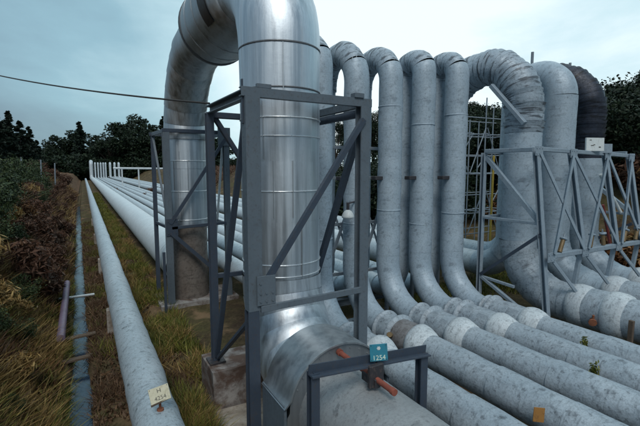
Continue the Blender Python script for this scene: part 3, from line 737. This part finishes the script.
for (x, y) in BX:
    MB().channel((x, y, ZTt), (x, y, -1), .11, .11, .014, (0, 1, 0)).build('post', M['truss'], TR)
    MB().bar((x, y-.06, ZTt+.04), (x, YT+.07, ZTt+.03), .09, .10).build('beam', M['truss'], TR)
    MB().bar((x, y-.06, 2.15), (x, 5.85, 2.15), .06, .07).build('beam', M['truss'], TR)
    MB().angle((x+.02, y-.06, 3.75), (x+.02, 5.85, 2.2), .10, .013, (1, 0, 0)).build('brace', M['truss'], TR)
    MB().angle((x-.03, y-.06, .62), (x-.03, 5.78, 1.9), .08, .012, (1, 0, 0)).build('brace', M['frame'], TR)
    MB().bar((x, y-.06, .55), (x, 5.5, -.35), .09, .09, (1, 0, 0)).build('brace', M['truss'], TR)
    MB().bar((x, y-.06, .55), (x, 6.4, .5), .07, .07, (1, 0, 0)).build('beam', M['truss'], TR)
MB().bar((9.26, 7.45, ZTt+.02), (13.44, 7.9, ZTt+.02), .08, .09).build('beam', M['truss'], TR)
MB().bar((9.26, 7.42, 2.15), (13.44, 7.86, 2.15), .07, .08).build('beam', M['truss'], TR)
# spring hangers along the bottom chord
for i, (dx, tilt) in enumerate(((.42, .16), (1.72, .10), (2.35, -.04), (3.35, .14), (4.0, .12))):
    hx = 9.2+dx; hp = thing('spring_hanger', 'brassy spring hanger canister standing on the bottom chord of the blue truss', 'hanger', (hx, YB-.02, 1.5), 'hangers on the truss chord')
    a = Vector((hx, YB-.02, 1.485)); b = a+Vector((tilt, .02, .30))
    MB().rod(a, b, .05, 14).build('canister', M['hanger'], hp)
    MB().ring(b, b-a, .02, .085, .05, 18).build('cap', M['truss'], hp); MB().rod(b, b+(b-a)*.35, .02, 8).build('hanger_rod', M['rack'], hp)
# notice box and small plate on the top beam
r_, M4 = board('notice_board', (11.55, 5.92, 4.06), (-.35, -.93, .05), .52, .34, M['white'], 'white notice board with two dark marks on the truss top beam', 'notice board', 0, .05)
mb = MB()
for x_, y_, w_, h_ in ((-.14, .11, .06, .018), (-.09, -.03, .08, .022), (-.03, -.01, .05, .02), (.13, -.07, .06, .03)):
    bb = MB().box((x_-w_/2, y_-h_/2, .0005), (x_+w_/2, y_+h_/2, .003), .001); mb.add([tuple(M4 @ Vector(p)) for p in bb.v], bb.f)
mb.build('marks', M['ink'], r_)
board('tag_plate', (12.1, 5.91, 3.97), (-.35, -.93, .05), .34, .24, M['truss'], 'blank blue-grey plate right of the white notice board', 'plate', 0, .03)
solo('conduit', MB().rod((12.55, 6.25, 3.28), (13.52, 6.1, 2.15), .045, 12), M['white'], 'bright white sloping conduit inside the last bay of the truss', 'conduit')
solo('warning_rod', MB().rod((13.0, 6.35, 2.4), (13.45, 6.3, 1.2), .04, 12), m_paint('red_paint', (.17, .03, .025)), 'red sloping rod in the last bay of the truss', 'rod')
solo('arch_strut', MB().bar((9.5, 7.55, 5.62), (9.62, 6.62, 4.55), .11, .13, (1, 0, 0)), M['truss'], 'pale sloping strut under the arch of the ribbed pipe', 'strut')

# ------------------------------------------------------------------ rack behind the thin loops
RK = thing('pipe_rack', 'grey lattice rack with X bracing between the legs of the thin loops', 'pipe rack', (7, 8.65, 0))
RX = [5.02, 6.06, 7.06, 7.96, 8.95, 9.75]; YR = 8.72
for i, x in enumerate(RX):
    MB().bar((x, YR, -1.1), (x, YR, 4.1), .09, .09).build('post', M['rack'], RK)
for z in (3.95, 3.2, 2.05, .78):
    for a, b in zip(RX[:-1], RX[1:]):
        MB().bar((a+.05, YR, z), (b-.05, YR, z), .06, .08).build('beam', M['rack'], RK)
for a, b in zip(RX[:-1], RX[1:]):
    MB().angle((a+.05, YR-.05, .8), (b-.05, YR-.05, 3.1), .06, .01, (0, 1, 0)).build('brace', M['rack'], RK)
    MB().angle((a+.05, YR+.05, 3.1), (b-.05, YR+.05, .8), .06, .01, (0, 1, 0)).build('brace', M['rack'], RK)
for k, (y, z) in enumerate(((8.35, -.42), (9.9, -.42), (11.2, -.42))):
    solo('cross_beam', MB().ibeam((3.95, y, z), (9.4, y, z), .16, .2, .02), M['rack'], ['steel cross beam under the thin pipes just behind their near legs', 'steel cross beam under the thin pipes at the far legs of the loops', 'steel cross beam under the thin pipes, furthest of the three behind the loops'][k], 'beam')

# scaffolding beyond the loops
SC = thing('scaffold', 'pale tube scaffold in front of the dark trees between loops and truss', 'scaffold', (12, 13, 0))
sx = [11.6, 12.9, 14.2, 15.2, 16.2, 17.2]
for y in (12.3, 13.5):
    for x in sx: MB().rod((x, y, -1.1), (x+.03, y, 6.0+.5*math.sin(x*3+y)), .026, 8).build('standard', M['rack'], SC)
    for z in (.6, 1.5, 2.3, 3.2, 4.0, 4.9, 5.6):
        MB().rod((11.3, y+.05, z), (17.5, y+.05, z+.05), .024, 8).build('ledger', M['rack'], SC)
for x in sx:
    for z in (1.5, 3.2, 4.9): MB().rod((x+.06, 12.2, z+.06), (x+.06, 13.7, z+.06), .024, 8).build('transom', M['rack'], SC)
for i in range(5):
    for z in (.7, 3.3): MB().rod((sx[i]+.05, 12.22, z+(i % 2)*1.9), (sx[i+1]-.05, 12.22, z+1.9+(i % 2)*-1.9), .022, 8).build('brace', M['rack'], SC)
for x, y, z, h_ in ((14.6, 12.12, 3.5, .8), (15.6, 12.12, 2.0, .95), (15.1, 13.42, 4.2, .9)):
    MB().rod((x, y, z), (x+.7, y, z+h_), .022, 8).build('brace', M['rack'], SC)
solo('marker_pole', MB().rod((14.9, 11.6, -1), (14.93, 11.6, 4.0), .045, 10), M['yellow'], 'thin yellow pole standing in the scaffold left of the ribbed pipe', 'pole')
for x, y, h_, k in ((14.2, 9.6, 7.6, 0), (16.9, 9.8, 7.6, 1)):
    solo('vent_pole', MB().rod((x, y, -1), (x, y, h_), .05, 10), M['rack'], ['thin grey pole rising above the smooth thick pipe', 'thin grey pole rising above the black wrapped arch'][k], 'pole')
solo('outrigger_tube', MB().rod((14.5, 7.6, 5.05), (16.2, 8.6, 5.1), .04, 10), M['pale'], 'short pale tube sticking out right of the black arch', 'tube')

# small lamp on a leg bracket
LA = thing('flood_lamp', 'small round white lamp hanging in front of the second thin leg', 'lamp', (5.09, 7.70, 2.4))
mb = MB(); pr_ = [(.0, .10), (.02, .13), (.03, .14), (.06, .135), (.12, .115), (.17, .08), (.2, .03)]
mb.tubeax([Vector((5.09, 7.70, 2.32+a)) for a, _ in pr_], [b for _, b in pr_], (0, 0, 1), 24)
mb.build('shade', M['white'], LA)
MB().rod((5.09, 7.70, 2.52), (5.09, 7.70, 2.68), .035, 12).build('neck', M['dark'], LA)
MB().rod((5.09, 7.70, 2.66), (5.40, 7.86, 2.68), .02, 8).build('arm', M['dark'], LA)
# small valve on the brown joint
VV = thing('hand_valve', 'small yellow-brown valve beside the brown stained joint', 'valve', (5.2, 6.4, .1))
MB().rod((5.28, 6.35, .05), (5.10, 6.2, .16), .05, 12).build('body', M['hanger'], VV)
MB().ring((5.12, 6.22, .15), (-.4, -.4, .8), .035, .06, .025, 14).build('wheel', M['hanger'], VV)

# ------------------------------------------------------------------ ditch things
mb = MB().rod((-.72, 17.6, -.74), (-.70, 11.9, -.80), .10, 14)
solo('drain_pipe', mb, M['purple'], 'mauve drain pipe lying down the bank beside the ditch', 'pipe')
solo('water_pipe', MB().rod((-.95, 15.9, -.86), (.12, 16.1, -.9), .045, 10), M['pale'], 'thin pale pipe crossing the ditch', 'pipe')
for k, (y, l) in enumerate(((10.9, 'dark plank laid across the ditch, nearer of two'), (12.4, 'dark plank laid across the ditch, further of two'))):
    solo('plank', MB().bar((xd(y)-.36, y, -1.02), (xd(y)+.36, y+.05, -.99), .16, .05), M['wood'], l, 'plank')

# ------------------------------------------------------------------ distance: rail, posts, cable
RL = thing('pipe_bridge', 'pale horizontal pipe on posts crossing in the distance before the brown bank', 'pipe bridge', (10, 90, 0))
MB().rod((5.1, 90, 3.75), (24, 90, 3.6), .20, 10).build('rail', M['pale'], RL)
for x in (6.6, 9.6, 12.6, 15.6, 19, 22): MB().bar((x, 90, -1.1), (x, 90, 3.6), .26, .26).build('post', M['pale'], RL)
for k, (x, y, h_) in enumerate(((-5.5, 52, 4.7), (-4.0, 54, 4.5), (-2.9, 57, 4.2), (10.6, 66, 6.2), (17.2, 70, 5.4))):
    s = solo('timber_post', MB().rod((x, y, gz(x, y)-.2), (x+.1, y, h_), .06, 8), M['wood'] if k > 2 else M['rack'], ['thin grey post left on the bank below the dark firs', 'thin grey post in the middle of three on the bank', 'thin grey post right of three on the bank', 'thin post beyond the far pipes near the pale pipe bridge', 'thin brown post seen just left of the big far leg'][k], 'post')
cp = [Vector((2.05, 7.66, 4.60)), Vector((-13.5, 40.5, 14.1))]
pts_ = []
for i in range(41):
    k = i/40; p = cp[0].lerp(cp[1], k); p.z -= 4*1.05*k*(1-k); pts_.append(p)
cb = thing('overhead_cable', 'thin dark cable sagging across the sky from the near frame', 'cable', cp[0])
MB().tube(pts_, [.018]*41, 8).build('cable', M['cable'], cb)
solo('cable_pole', MB().rod((-13.5, 40.5, gz(-13.5, 40.5)-.3), (-13.5, 40.5, 14.5), .14, 12), M['wood'], 'wooden pole on the bank that carries the overhead cable', 'pole')

# ------------------------------------------------------------------ vegetation
def cards(cen, size, flat=0., asp=1.7):
    """leaf-sized kite faces at random tilt; cen (n,3)"""
    n = len(cen); size = np.broadcast_to(np.asarray(size, float), (n,))
    a = rng.normal(size=(n, 3)); a[:, 2] *= (1-flat); a /= np.linalg.norm(a, axis=1)[:, None]
    b = rng.normal(size=(n, 3)); b -= a*(a*b).sum(1)[:, None]; b /= np.linalg.norm(b, axis=1)[:, None]
    h = size[:, None]*.5
    v = np.stack([cen-a*h*asp, cen+b*h*.75, cen+a*h*asp, cen-b*h*.75], 1).reshape(-1, 3)
    return v
def mesh_np(name, v, k, mat, parent=None, kind=None, loc=(0, 0, 0)):
    me = bpy.data.meshes.new(name); n = len(v)//k
    me.vertices.add(len(v)); me.vertices.foreach_set('co', np.asarray(v, np.float32).ravel())
    me.loops.add(len(v)); me.loops.foreach_set('vertex_index', np.arange(len(v), dtype=np.int32))
    me.polygons.add(n); me.polygons.foreach_set('loop_start', np.arange(0, len(v), k, dtype=np.int32))
    me.polygons.foreach_set('loop_total', np.full(n, k, np.int32)); me.update(calc_edges=True); me.validate()
    me.materials.append(mat); o = bpy.data.objects.new(name, me); COL.objects.link(o)
    if parent: o.parent = parent
    if kind: o['kind'] = kind
    o.location = loc; return o

def conifer(H, R, nb=110, per=60, leaf=.5, mat='fir'):
    """unit conifer at the origin"""
    root = thing('fir_tree', 'x', 'tree')
    P = []
    for i in range(nb):
        h = .1 + .9*(i/nb)**.9; a = rng.uniform(0, 2*PI); r = R*(1-h)**.75*rng.uniform(.6, 1.15) + .15
        t_ = rng.uniform(.1, 1, per)**.7
        drop = -.22*r*t_**1.4 + rng.normal(0, .18, per)*(1-h+.2)
        sp = rng.normal(0, .18, (per, 2))*(r*.5)[..., None] if False else rng.normal(0, .16*r+.05, (per, 2))
        P.append(np.stack([math.cos(a)*r*t_+sp[:, 0]*t_, math.sin(a)*r*t_+sp[:, 1]*t_, H*h+drop], 1))
    P = np.concatenate(P)
    mesh_np('crown', cards(P, rng.uniform(.6, 1.3, len(P))*leaf, .5), 4, M[mat], root)
    mb = MB(); mb.tube([Vector((0, 0, z)) for z in (-.5, H*.3, H*.7, H)], [H*.02, H*.016, H*.008, .02], 8); mb.build('trunk', M['bark'], root)
    return root
def broad(H, R, nc=34, per=170, leaf=.45, mat='fol', name='broadleaf_tree', base=.22):
    root = thing(name, 'x', 'tree'); P = []; mb = MB()
    mb.tube([Vector((0, 0, -.5)), Vector((.1, 0, H*.3)), Vector((0, .1, H*.6))], [H*.03, H*.022, H*.012], 8)
    for i in range(nc):
        u = rng.normal(size=3); u /= np.linalg.norm(u); k = rng.uniform(.35, 1)**.5
        c = np.array([u[0]*R*k, u[1]*R*k, H*(base+(1-base)*(.5+.46*u[2]*k))]); s = R*rng.uniform(.16, .34)
        q = rng.normal(size=(per, 3)); q /= np.linalg.norm(q, axis=1)[:, None]; q *= rng.uniform(.3, 1.1, (per, 1))**.6
        P.append(c + q*s*np.array([1, 1, .75]))
        if i % 3 == 0: mb.tube([Vector((0, 0, H*.25)), Vector(c)*.5+Vector((0, 0, H*.2)), Vector(c)], [H*.012, H*.008, H*.003], 6)
    P = np.concatenate(P)
    mesh_np('crown', cards(P, rng.uniform(.6, 1.4, len(P))*leaf, .1), 4, M[mat], root); mb.build('trunk', M['bark'], root)
    return root
def bush(name, R, H, n, leaf, mat, stems=9, gauss=False):
    root = thing(name, 'x', 'shrub'); P = []; nc = 16
    mb = MB()
    for i in range(nc):
        u = rng.normal(size=3); u[2] = abs(u[2]); u /= np.linalg.norm(u); k = rng.uniform(.4, 1.)
        c = np.array([u[0]*R*k, u[1]*R*k, H*(.12+.8*u[2]*k)]); s = R*rng.uniform(.2, .42)
        q = rng.normal(size=(n//nc, 3))*.55; P.append(c + q*s*np.array([1, 1, .9]))
        if i < stems: mb.tube([Vector((0, 0, -.1)), Vector(c)*.6+Vector((0, 0, .1)), Vector(c)*1.12], [.02, .014, .004], 5)
    P = np.concatenate(P); P[:, 2] = np.maximum(P[:, 2], .02)
    mesh_np('foliage', cards(P, rng.uniform(.5, 1.4, len(P))*leaf, .1), 4, M[mat], root); mb.build('stem', M['bark'], root)
    return root
used = {}
def put(proto, loc, s, rz, label, group=None, sz=1.):
    o = proto if not used.get(proto.name) else copy_tree(proto)
    used[proto.name] = True
    o.location = loc; o.scale = (s, s, s*sz); o.rotation_euler = (0, 0, rz); o['label'] = label
    if group: o['group'] = group
    elif 'group' in o.keys(): del o['group']
    return o
R1 = random.Random(5)
firs = [conifer(16, 3.4), conifer(16, 2.7), conifer(16, 4.0, 90, 70)]
# far wood behind the distant loops
brs = [broad(16, 6.2), broad(14, 6.8, 40, 160)]
near_trees = [broad(15, 6.0, 64, 420, .19), broad(15, 5.2, 46, 460, .17)]
for i in range(34):
    a = math.radians(-9.5 + i*.78); d = R1.uniform(222, 262); x, y = d*math.sin(a), d*math.cos(a)
    u = 320 + 415*math.tan(a-math.radians(29.6))
    pv = 124 + 9*math.sin(u*.07) + 5*math.sin(u*.21) + (20 if 38 < u < 70 else 0) - (6 if 130 < u < 170 else 0)
    H = 3.4 + (170-pv)*d*math.cos(a-math.radians(29.6))/415 + 1
    if i % 3: put(brs[i % 2], (x, y, -1), H/17.5*R1.uniform(.78, 1.04), R1.uniform(0, 6), 'dark round-topped tree in the wood beyond the distant loops', 'trees of the far wood')
    else: put(firs[i % 3], (x, y, -1), H/19*R1.uniform(.85, 1.05), R1.uniform(0, 6), 'dark pointed fir among the round trees of the far wood', 'firs of the far wood')
und = broad(7, 7.5, 40, 150, .5, 'fol', 'understorey_tree', .02)
low_near = broad(7, 7.0, 60, 400, .18, 'fol', 'understorey_tree', .02)
for i in range(22):
    a = math.radians(-9.5 + i*1.35); d = R1.uniform(212, 226); x, y = d*math.sin(a), d*math.cos(a)
    put(und, (x, y, -1.2), R1.uniform(1.15, 1.6), R1.uniform(0, 6), 'low dark bushy tree along the foot of the far wood', 'low trees of the far wood')
for i, (u, d, pv) in enumerate(((2, 108, 112), (14, 112, 108), (24, 116, 118), (33, 120, 124), (-10, 105, 112), (40, 130, 138), (8, 122, 118))):
    a = math.radians(29.6) + math.atan((u-320)/415); x, y = d*math.sin(a), d*math.cos(a)
    H = 3.4 + (170-pv)*d*math.cos(a-math.radians(29.6))/415 - 1.5
    put(firs[i % 3], (x, y, 1.4), H/17, R1.uniform(0, 6), 'dark fir on top of the left bank', 'firs on the left bank')
# trees behind the loops and on the right bank
for i in range(19):
    u = 335 + i*19; a = math.radians(29.6) + math.atan((u-320)/415); d = 43 + R1.uniform(-3, 4) + 6*math.sin(i)
    x, y = d*math.sin(a), d*math.cos(a); cd = d*math.cos(a-math.radians(29.6))
    pv = 112 + 9*math.sin(i*2.3) - max(0, u-400)*.10 if u < 575 else (100, 70, 84, 92, 78, 90, 96)[i % 7]
    zb = gz(x, y) - .5; H = 3.4 + (170-pv)*cd/415 - zb
    if u >= 575: put(near_trees[i % 2], (x, y, zb), H/15, R1.uniform(0, 6), 'dark leafy tree on the right bank beyond the black arch', 'trees on the right bank')
    else: put(near_trees[(i+1) % 2], (x, y, zb), H/15*.97, R1.uniform(0, 6), 'dark leafy tree in the row behind the pipe loops', 'trees behind the loops')
for i in range(13):
    u = 330 + i*27; a = math.radians(29.6) + math.atan((u-320)/415); d = 33 + R1.uniform(-3, 4)
    x, y = d*math.sin(a), d*math.cos(a)
    put(low_near, (x, y, gz(x, y)-.6), R1.uniform(.62, .8), R1.uniform(0, 6), 'low dark bushy tree behind the pipe loops', 'low trees behind the loops')

# bank shrubs
def scrub(name, R, H, n, leaf, mats, asp, droop, stems=22):
    """untidy growth: upright arching stems with leaves or fronds strung along them"""
    root = thing(name, 'x', 'shrub'); mb = MB(); P = []
    for i in range(stems):
        a = rng.uniform(0, 2*PI); k = R*rng.uniform(.15, 1.)**.7; h = H*rng.uniform(.35, 1.05)
        b0_ = np.array([math.cos(a)*k*.35, math.sin(a)*k*.35, -.1]); tip = np.array([math.cos(a)*k, math.sin(a)*k, h])
        mid_ = (b0_+tip)/2 + np.array([0, 0, h*droop]) + rng.normal(0, .06, 3)
        mb.tube([Vector(b0_), Vector(mid_), Vector(tip)], [.014, .010, .003], 5)
        t_ = rng.uniform(.18, 1, n//stems)[:, None]
        q = (1-t_)**2*b0_ + 2*t_*(1-t_)*(mid_*1.05) + t_**2*tip
        P.append(q + rng.normal(0, 1, q.shape)*(.06 + .20*R*(1.1-t_)*t_*2)*np.array([1, 1, .7]))
    P = np.concatenate(P); P[:, 2] = np.maximum(P[:, 2], .0)
    mesh_np('foliage', cards(P, rng.uniform(.4, 1.5, len(P))*leaf, .15, asp), 4, M[mats], root); mb.build('stem', M['bark'], root)
    return root
b_green = [scrub('shrub', 1.0, 1.7, 5600, .075, 'shrub', 1.6, .25, 26), scrub('shrub', .9, 1.3, 4600, .07, 'shrub', 1.4, .2, 20)]
b_dead = [scrub('bracken', .9, 1.1, 4400, .075, 'bracken', 3.2, .3, 30), scrub('bracken', .7, .8, 3600, .07, 'bracken', 3.6, .35, 24)]
b_gold = [scrub('dry_shrub', .8, 1.0, 2600, .08, 'gold', 4.5, .3, 24)]; b_rus = [scrub('russet_shrub', .9, 1.1, 3800, .075, 'russet', 2.0, .3, 22)]
kk = [0]
def bank(pro, label, group, lst):
    for (s, y, sc) in lst:
        kk[0] += 1; x = xd(y) - s; put(pro[kk[0] % len(pro)], (x, y, gz(x, y)-.1), sc*R1.uniform(.85, 1.15), R1.uniform(0, 6), label, group, R1.uniform(.8, 1.15))
bank(b_green, 'dark green leafy shrub on the left bank', 'green shrubs on the left bank',
     [(3.3, 15, 1.0), (2.7, 17, 1.05), (3.4, 19, 1.2), (3.0, 22, 1.0), (4.2, 24, 1.4), (3.4, 27, 1.2), (4.6, 31, 1.5), (3.8, 35, 1.2), (4.9, 41, 1.5), (3.9, 46, 1.2), (2.3, 13.6, .6), (2.1, 15.4, .62), (1.5, 10.6, .40), (1.1, 11.2, .35), (2.0, 9.3, .40), (1.3, 13.2, .45), (1.7, 8.2, .3), (.95, 8.0, .2), (1.15, 15.8, .5), (6, 36, 1.5), (6, 50, 1.5), (5, 60, 1.5), (2.4, 11.9, .6), (3.9, 20.5, 1.3), (4.6, 27.5, 1.4), (3.2, 24.5, .9), (1.9, 18.0, .6), (2.0, 29, .7), (2.4, 36.5, .9), (2.5, 40, .9), (3.0, 16, .9), (2.8, 20.8, .9)])
dl = []
for i in range(60):
    y = 14.5 + 50*(i/60)**1.5; dl.append((R1.uniform(.7, 1.5 + .045*(y-12)) + .15, y, R1.uniform(.45, .95)))
bank(b_dead, 'reddish brown dead bracken on the bank above the ditch', 'dead bracken on the left bank', dl + [(3.6, 78, 1.7), (2.0, 74, 1.5), (3.4, 68, 1.6), (5, 70, 1.7), (2.3, 14.4, .5), (1.9, 13.2, .4), (2.8, 12.8, .5)])
bank(b_rus, 'rusty orange-leaved shrub on the left bank', 'russet shrubs on the left bank', [(3.6, 21.5, 1.1), (4.0, 26, 1.1), (1.7, 9.6, .32), (1.35, 8.6, .28), (2.2, 22.5, .6), (2.6, 16.2, .5), (1.9, 31, .8)])
bank(b_gold, 'pale straw-coloured dry shrub on the left bank', 'dry shrubs on the left bank', [(2.9, 25, .7), (1.25, 12.4, .42), (1.0, 9.4, .33), (2.2, 20, .6), (2.5, 33, .8), (1.6, 11.4, .5), (2.1, 13.0, .6), (1.45, 8.3, .35), (1.9, 10.0, .45), (1.2, 14.6, .5), (1.5, 17, .5)])
# shrubs on the right bank behind the truss
for i in range(16):
    x = R1.uniform(18.5, 25); y = R1.uniform(7, 17)
    p, l, gname = ((b_dead[0], 'reddish brown dead bracken on the right bank behind the truss', 'dead bracken on the right bank'), (b_gold[0], 'pale dry shrub on the right bank behind the truss', 'dry shrubs on the right bank'), (b_rus[0], 'russet shrub on the right bank behind the truss', 'russet shrubs on the right bank'))[(0, 2, 0, 1)[i % 4]]
    put(p, (x, y, gz(x, y)-.15), R1.uniform(.9, 1.7), R1.uniform(0, 6), l, gname)
for i in range(9):
    x = 5 + i*2.4; y = R1.uniform(60, 84)
    put(b_dead[1], (x, y, -1.1), R1.uniform(1.4, 2.2), R1.uniform(0, 6), 'reddish brown bracken clump beyond the far pipes', 'bracken beyond the far pipes')

def blades(name, mat, n, sampler, hgt, wid, lean=.5, label=None):
    P = sampler(n); P = P[np.array([True]*len(P))]; n = len(P)
    z = np.array([gz(x, y) for x, y in P]) - .02
    base = np.column_stack([P, z]); h = rng.uniform(hgt[0], hgt[1], n); a = rng.uniform(0, 2*PI, n); w_ = wid*rng.uniform(.6, 1.4, n)
    d = np.stack([np.cos(a), np.sin(a), np.zeros(n)], 1)*w_[:, None]*.5
    l = rng.normal(0, lean, (n, 2))*h[:, None]; tip = base + np.column_stack([l, h])
    v = np.stack([base-d, base+d, tip], 1).reshape(-1, 3)
    o = mesh_np(name, v, 3, mat, None, 'stuff'); setp(o, label, 'grass'); return o
def clumpy(xf, y0, y1, thr, sc, seed, pw=1.6):
    def s(n):
        out = []
        while len(out) < n:
            y = y0 + (y1-y0)*rng.uniform()**pw; a, b = xf(y); x = rng.uniform(a, b)
            if mnoise.noise(Vector((x*sc, y*sc*.7, seed))) > thr + rng.uniform(-.15, .15): out.append((x, y))
        return np.array(out)
    return s
strip = lambda y: (1.05, 1.7 if y < 8.1 else 2.35)
mid = lambda y: (xd(y)+.28, 1.1)
bk = lambda y: (xd(y)-3.2, xd(y)-.33)
blades('grass', M['green'], 26000, clumpy(strip, 6.5, 45, -.05, 1.1, 1), (.08, .34), .026, .6, 'green grass growing along the strip beside the big pipe')
blades('dry_grass', M['gold'], 13000, clumpy(strip, 6.5, 40, .05, 1.3, 8), (.10, .34), .022, .8, 'straw-coloured grass mixed along the strip beside the big pipe')
blades('dead_grass', M['brown'], 16000, clumpy(mid, 5, 40, -.1, 1.3, 4), (.05, .26), .022, .8, 'dead brown growth between the ditch and the left pipe')
blades('ditch_grass', M['green'], 5500, clumpy(mid, 5, 40, .1, 1.2, 14), (.08, .3), .02, .6, 'green weeds between the ditch and the left pipe')
blades('bank_dry_grass', M['gold'], 20000, clumpy(bk, 6, 22, -.02, .9, 5), (.06, .28), .024, .95, 'straw-coloured grass on the left bank')
nb = lambda y: (xd(y)-2.6, xd(y)-.42)
blades('near_dry_grass', M['gold'], 15000, clumpy(nb, 6.5, 14, .0, .8, 51, 1.), (.05, .27), .022, .95, 'short straw-coloured grass at the near end of the left bank')
ed = lambda y: (xd(y)-.42, xd(y)-.12)
ed2 = lambda y: (xd(y)+.12, xd(y)+.42)
blades('ditch_weeds', M['green'], 5200, clumpy(ed, 5.5, 36, .0, 1.2, 61, 1.5), (.06, .2), .022, 1.0, 'green weeds hanging over the bank side of the ditch')
blades('ditch_sedge', M['brown'], 5200, clumpy(ed2, 5.5, 36, .0, 1.2, 71, 1.5), (.05, .18), .02, 1.0, 'brown sedge hanging over the pipe side of the ditch')
blades('russet_growth', M['russet'], 7000, clumpy(bk, 6.5, 26, .1, .8, 81), (.06, .26), .024, .9, 'rusty orange dead growth on the left bank')
def litter(name, mat, n, sampler, size, label):
    P = sampler(n); z = np.array([gz(x, y) for x, y in P]) + .015
    o = mesh_np(name, cards(np.column_stack([P, z]), rng.uniform(.5, 1.6, len(P))*size, -.6, 2.2), 4, mat, None, 'stuff'); setp(o, label, 'leaf litter')
fb = lambda y: (xd(y)-4.5, xd(y)-.3)
blades('far_bank_grass', M['gold'], 12000, clumpy(fb, 22, 90, -.05, .4, 101, 1.3), (.12, .5), .06, .9, 'straw-coloured growth on the far stretch of the left bank')
blades('far_bank_bracken', M['bracken'], 16000, clumpy(fb, 20, 90, -.1, .5, 111, 1.3), (.15, .55), .07, .9, 'reddish brown growth on the far stretch of the left bank')
fs_ = lambda y: (1.1, 2.3)
blades('far_strip_grass', M['green'], 7000, clumpy(fs_, 30, 90, -.2, .5, 121, 1.), (.1, .35), .05, .7, 'green grass on the far stretch beside the big pipe')
blades('mound_grass', M['bracken'], 9000, clumpy(lambda y: (9, 40), 76, 110, -.2, .2, 131, 1.), (.3, 1.1), .12, .8, 'reddish brown growth beyond the pale pipe bridge')
litter('leaf_litter', M['brown'], 16000, clumpy(lambda y: (xd(y)+.2, 1.75 if y < 8.1 else 2.4), 5, 30, -.2, 1.3, 91), .05, 'brown matted dead leaves between the ditch and the big pipe')
litter('bank_leaf_litter', M['bracken'], 16000, clumpy(bk, 6, 30, -.2, 1.3, 95), .055, 'reddish dead leaf litter over the left bank')
blades('bank_green_grass', M['green'], 16000, clumpy(bk, 6, 26, .02, .9, 21), (.06, .26), .026, .9, 'green grass on the left bank')
blades('bank_litter', M['brown'], 22000, clumpy(bk, 6, 26, -.1, 1.1, 33), (.05, .24), .026, .9, 'brown dead litter on the left bank')
blades('yard_grass', M['green'], 16000, clumpy(lambda y: (8.6, 17), 8.6, 20, -.05, .5, 2, 1.2), (.10, .30), .03, .5, 'green grass on the yard beyond the loops')
blades('edge_grass', M['brown'], 9000, clumpy(lambda y: (1.05, 1.72), 4, 9, -.2, 1.5, 44), (.06, .3), .018, .7, 'brown growth at the edge of the concrete slab')
for k, (x, y, z, l) in enumerate(((7.06, 3.40, .02, 'green weed between the thin pipes, nearer the picture edge'), (7.98, 4.05, .02, 'green weed between the thin pipes, further from the picture edge'))):
    n = 170; q = rng.normal(0, 1, (n, 3))*np.array([.02, .03, .07]); q[:, 2] = np.abs(q[:, 2])*1.3
    o = mesh_np('weed', cards(q, .035, 0, 2), 4, M['green'], None, None, (x, y, z+.06)); setp(o, l, 'weed')
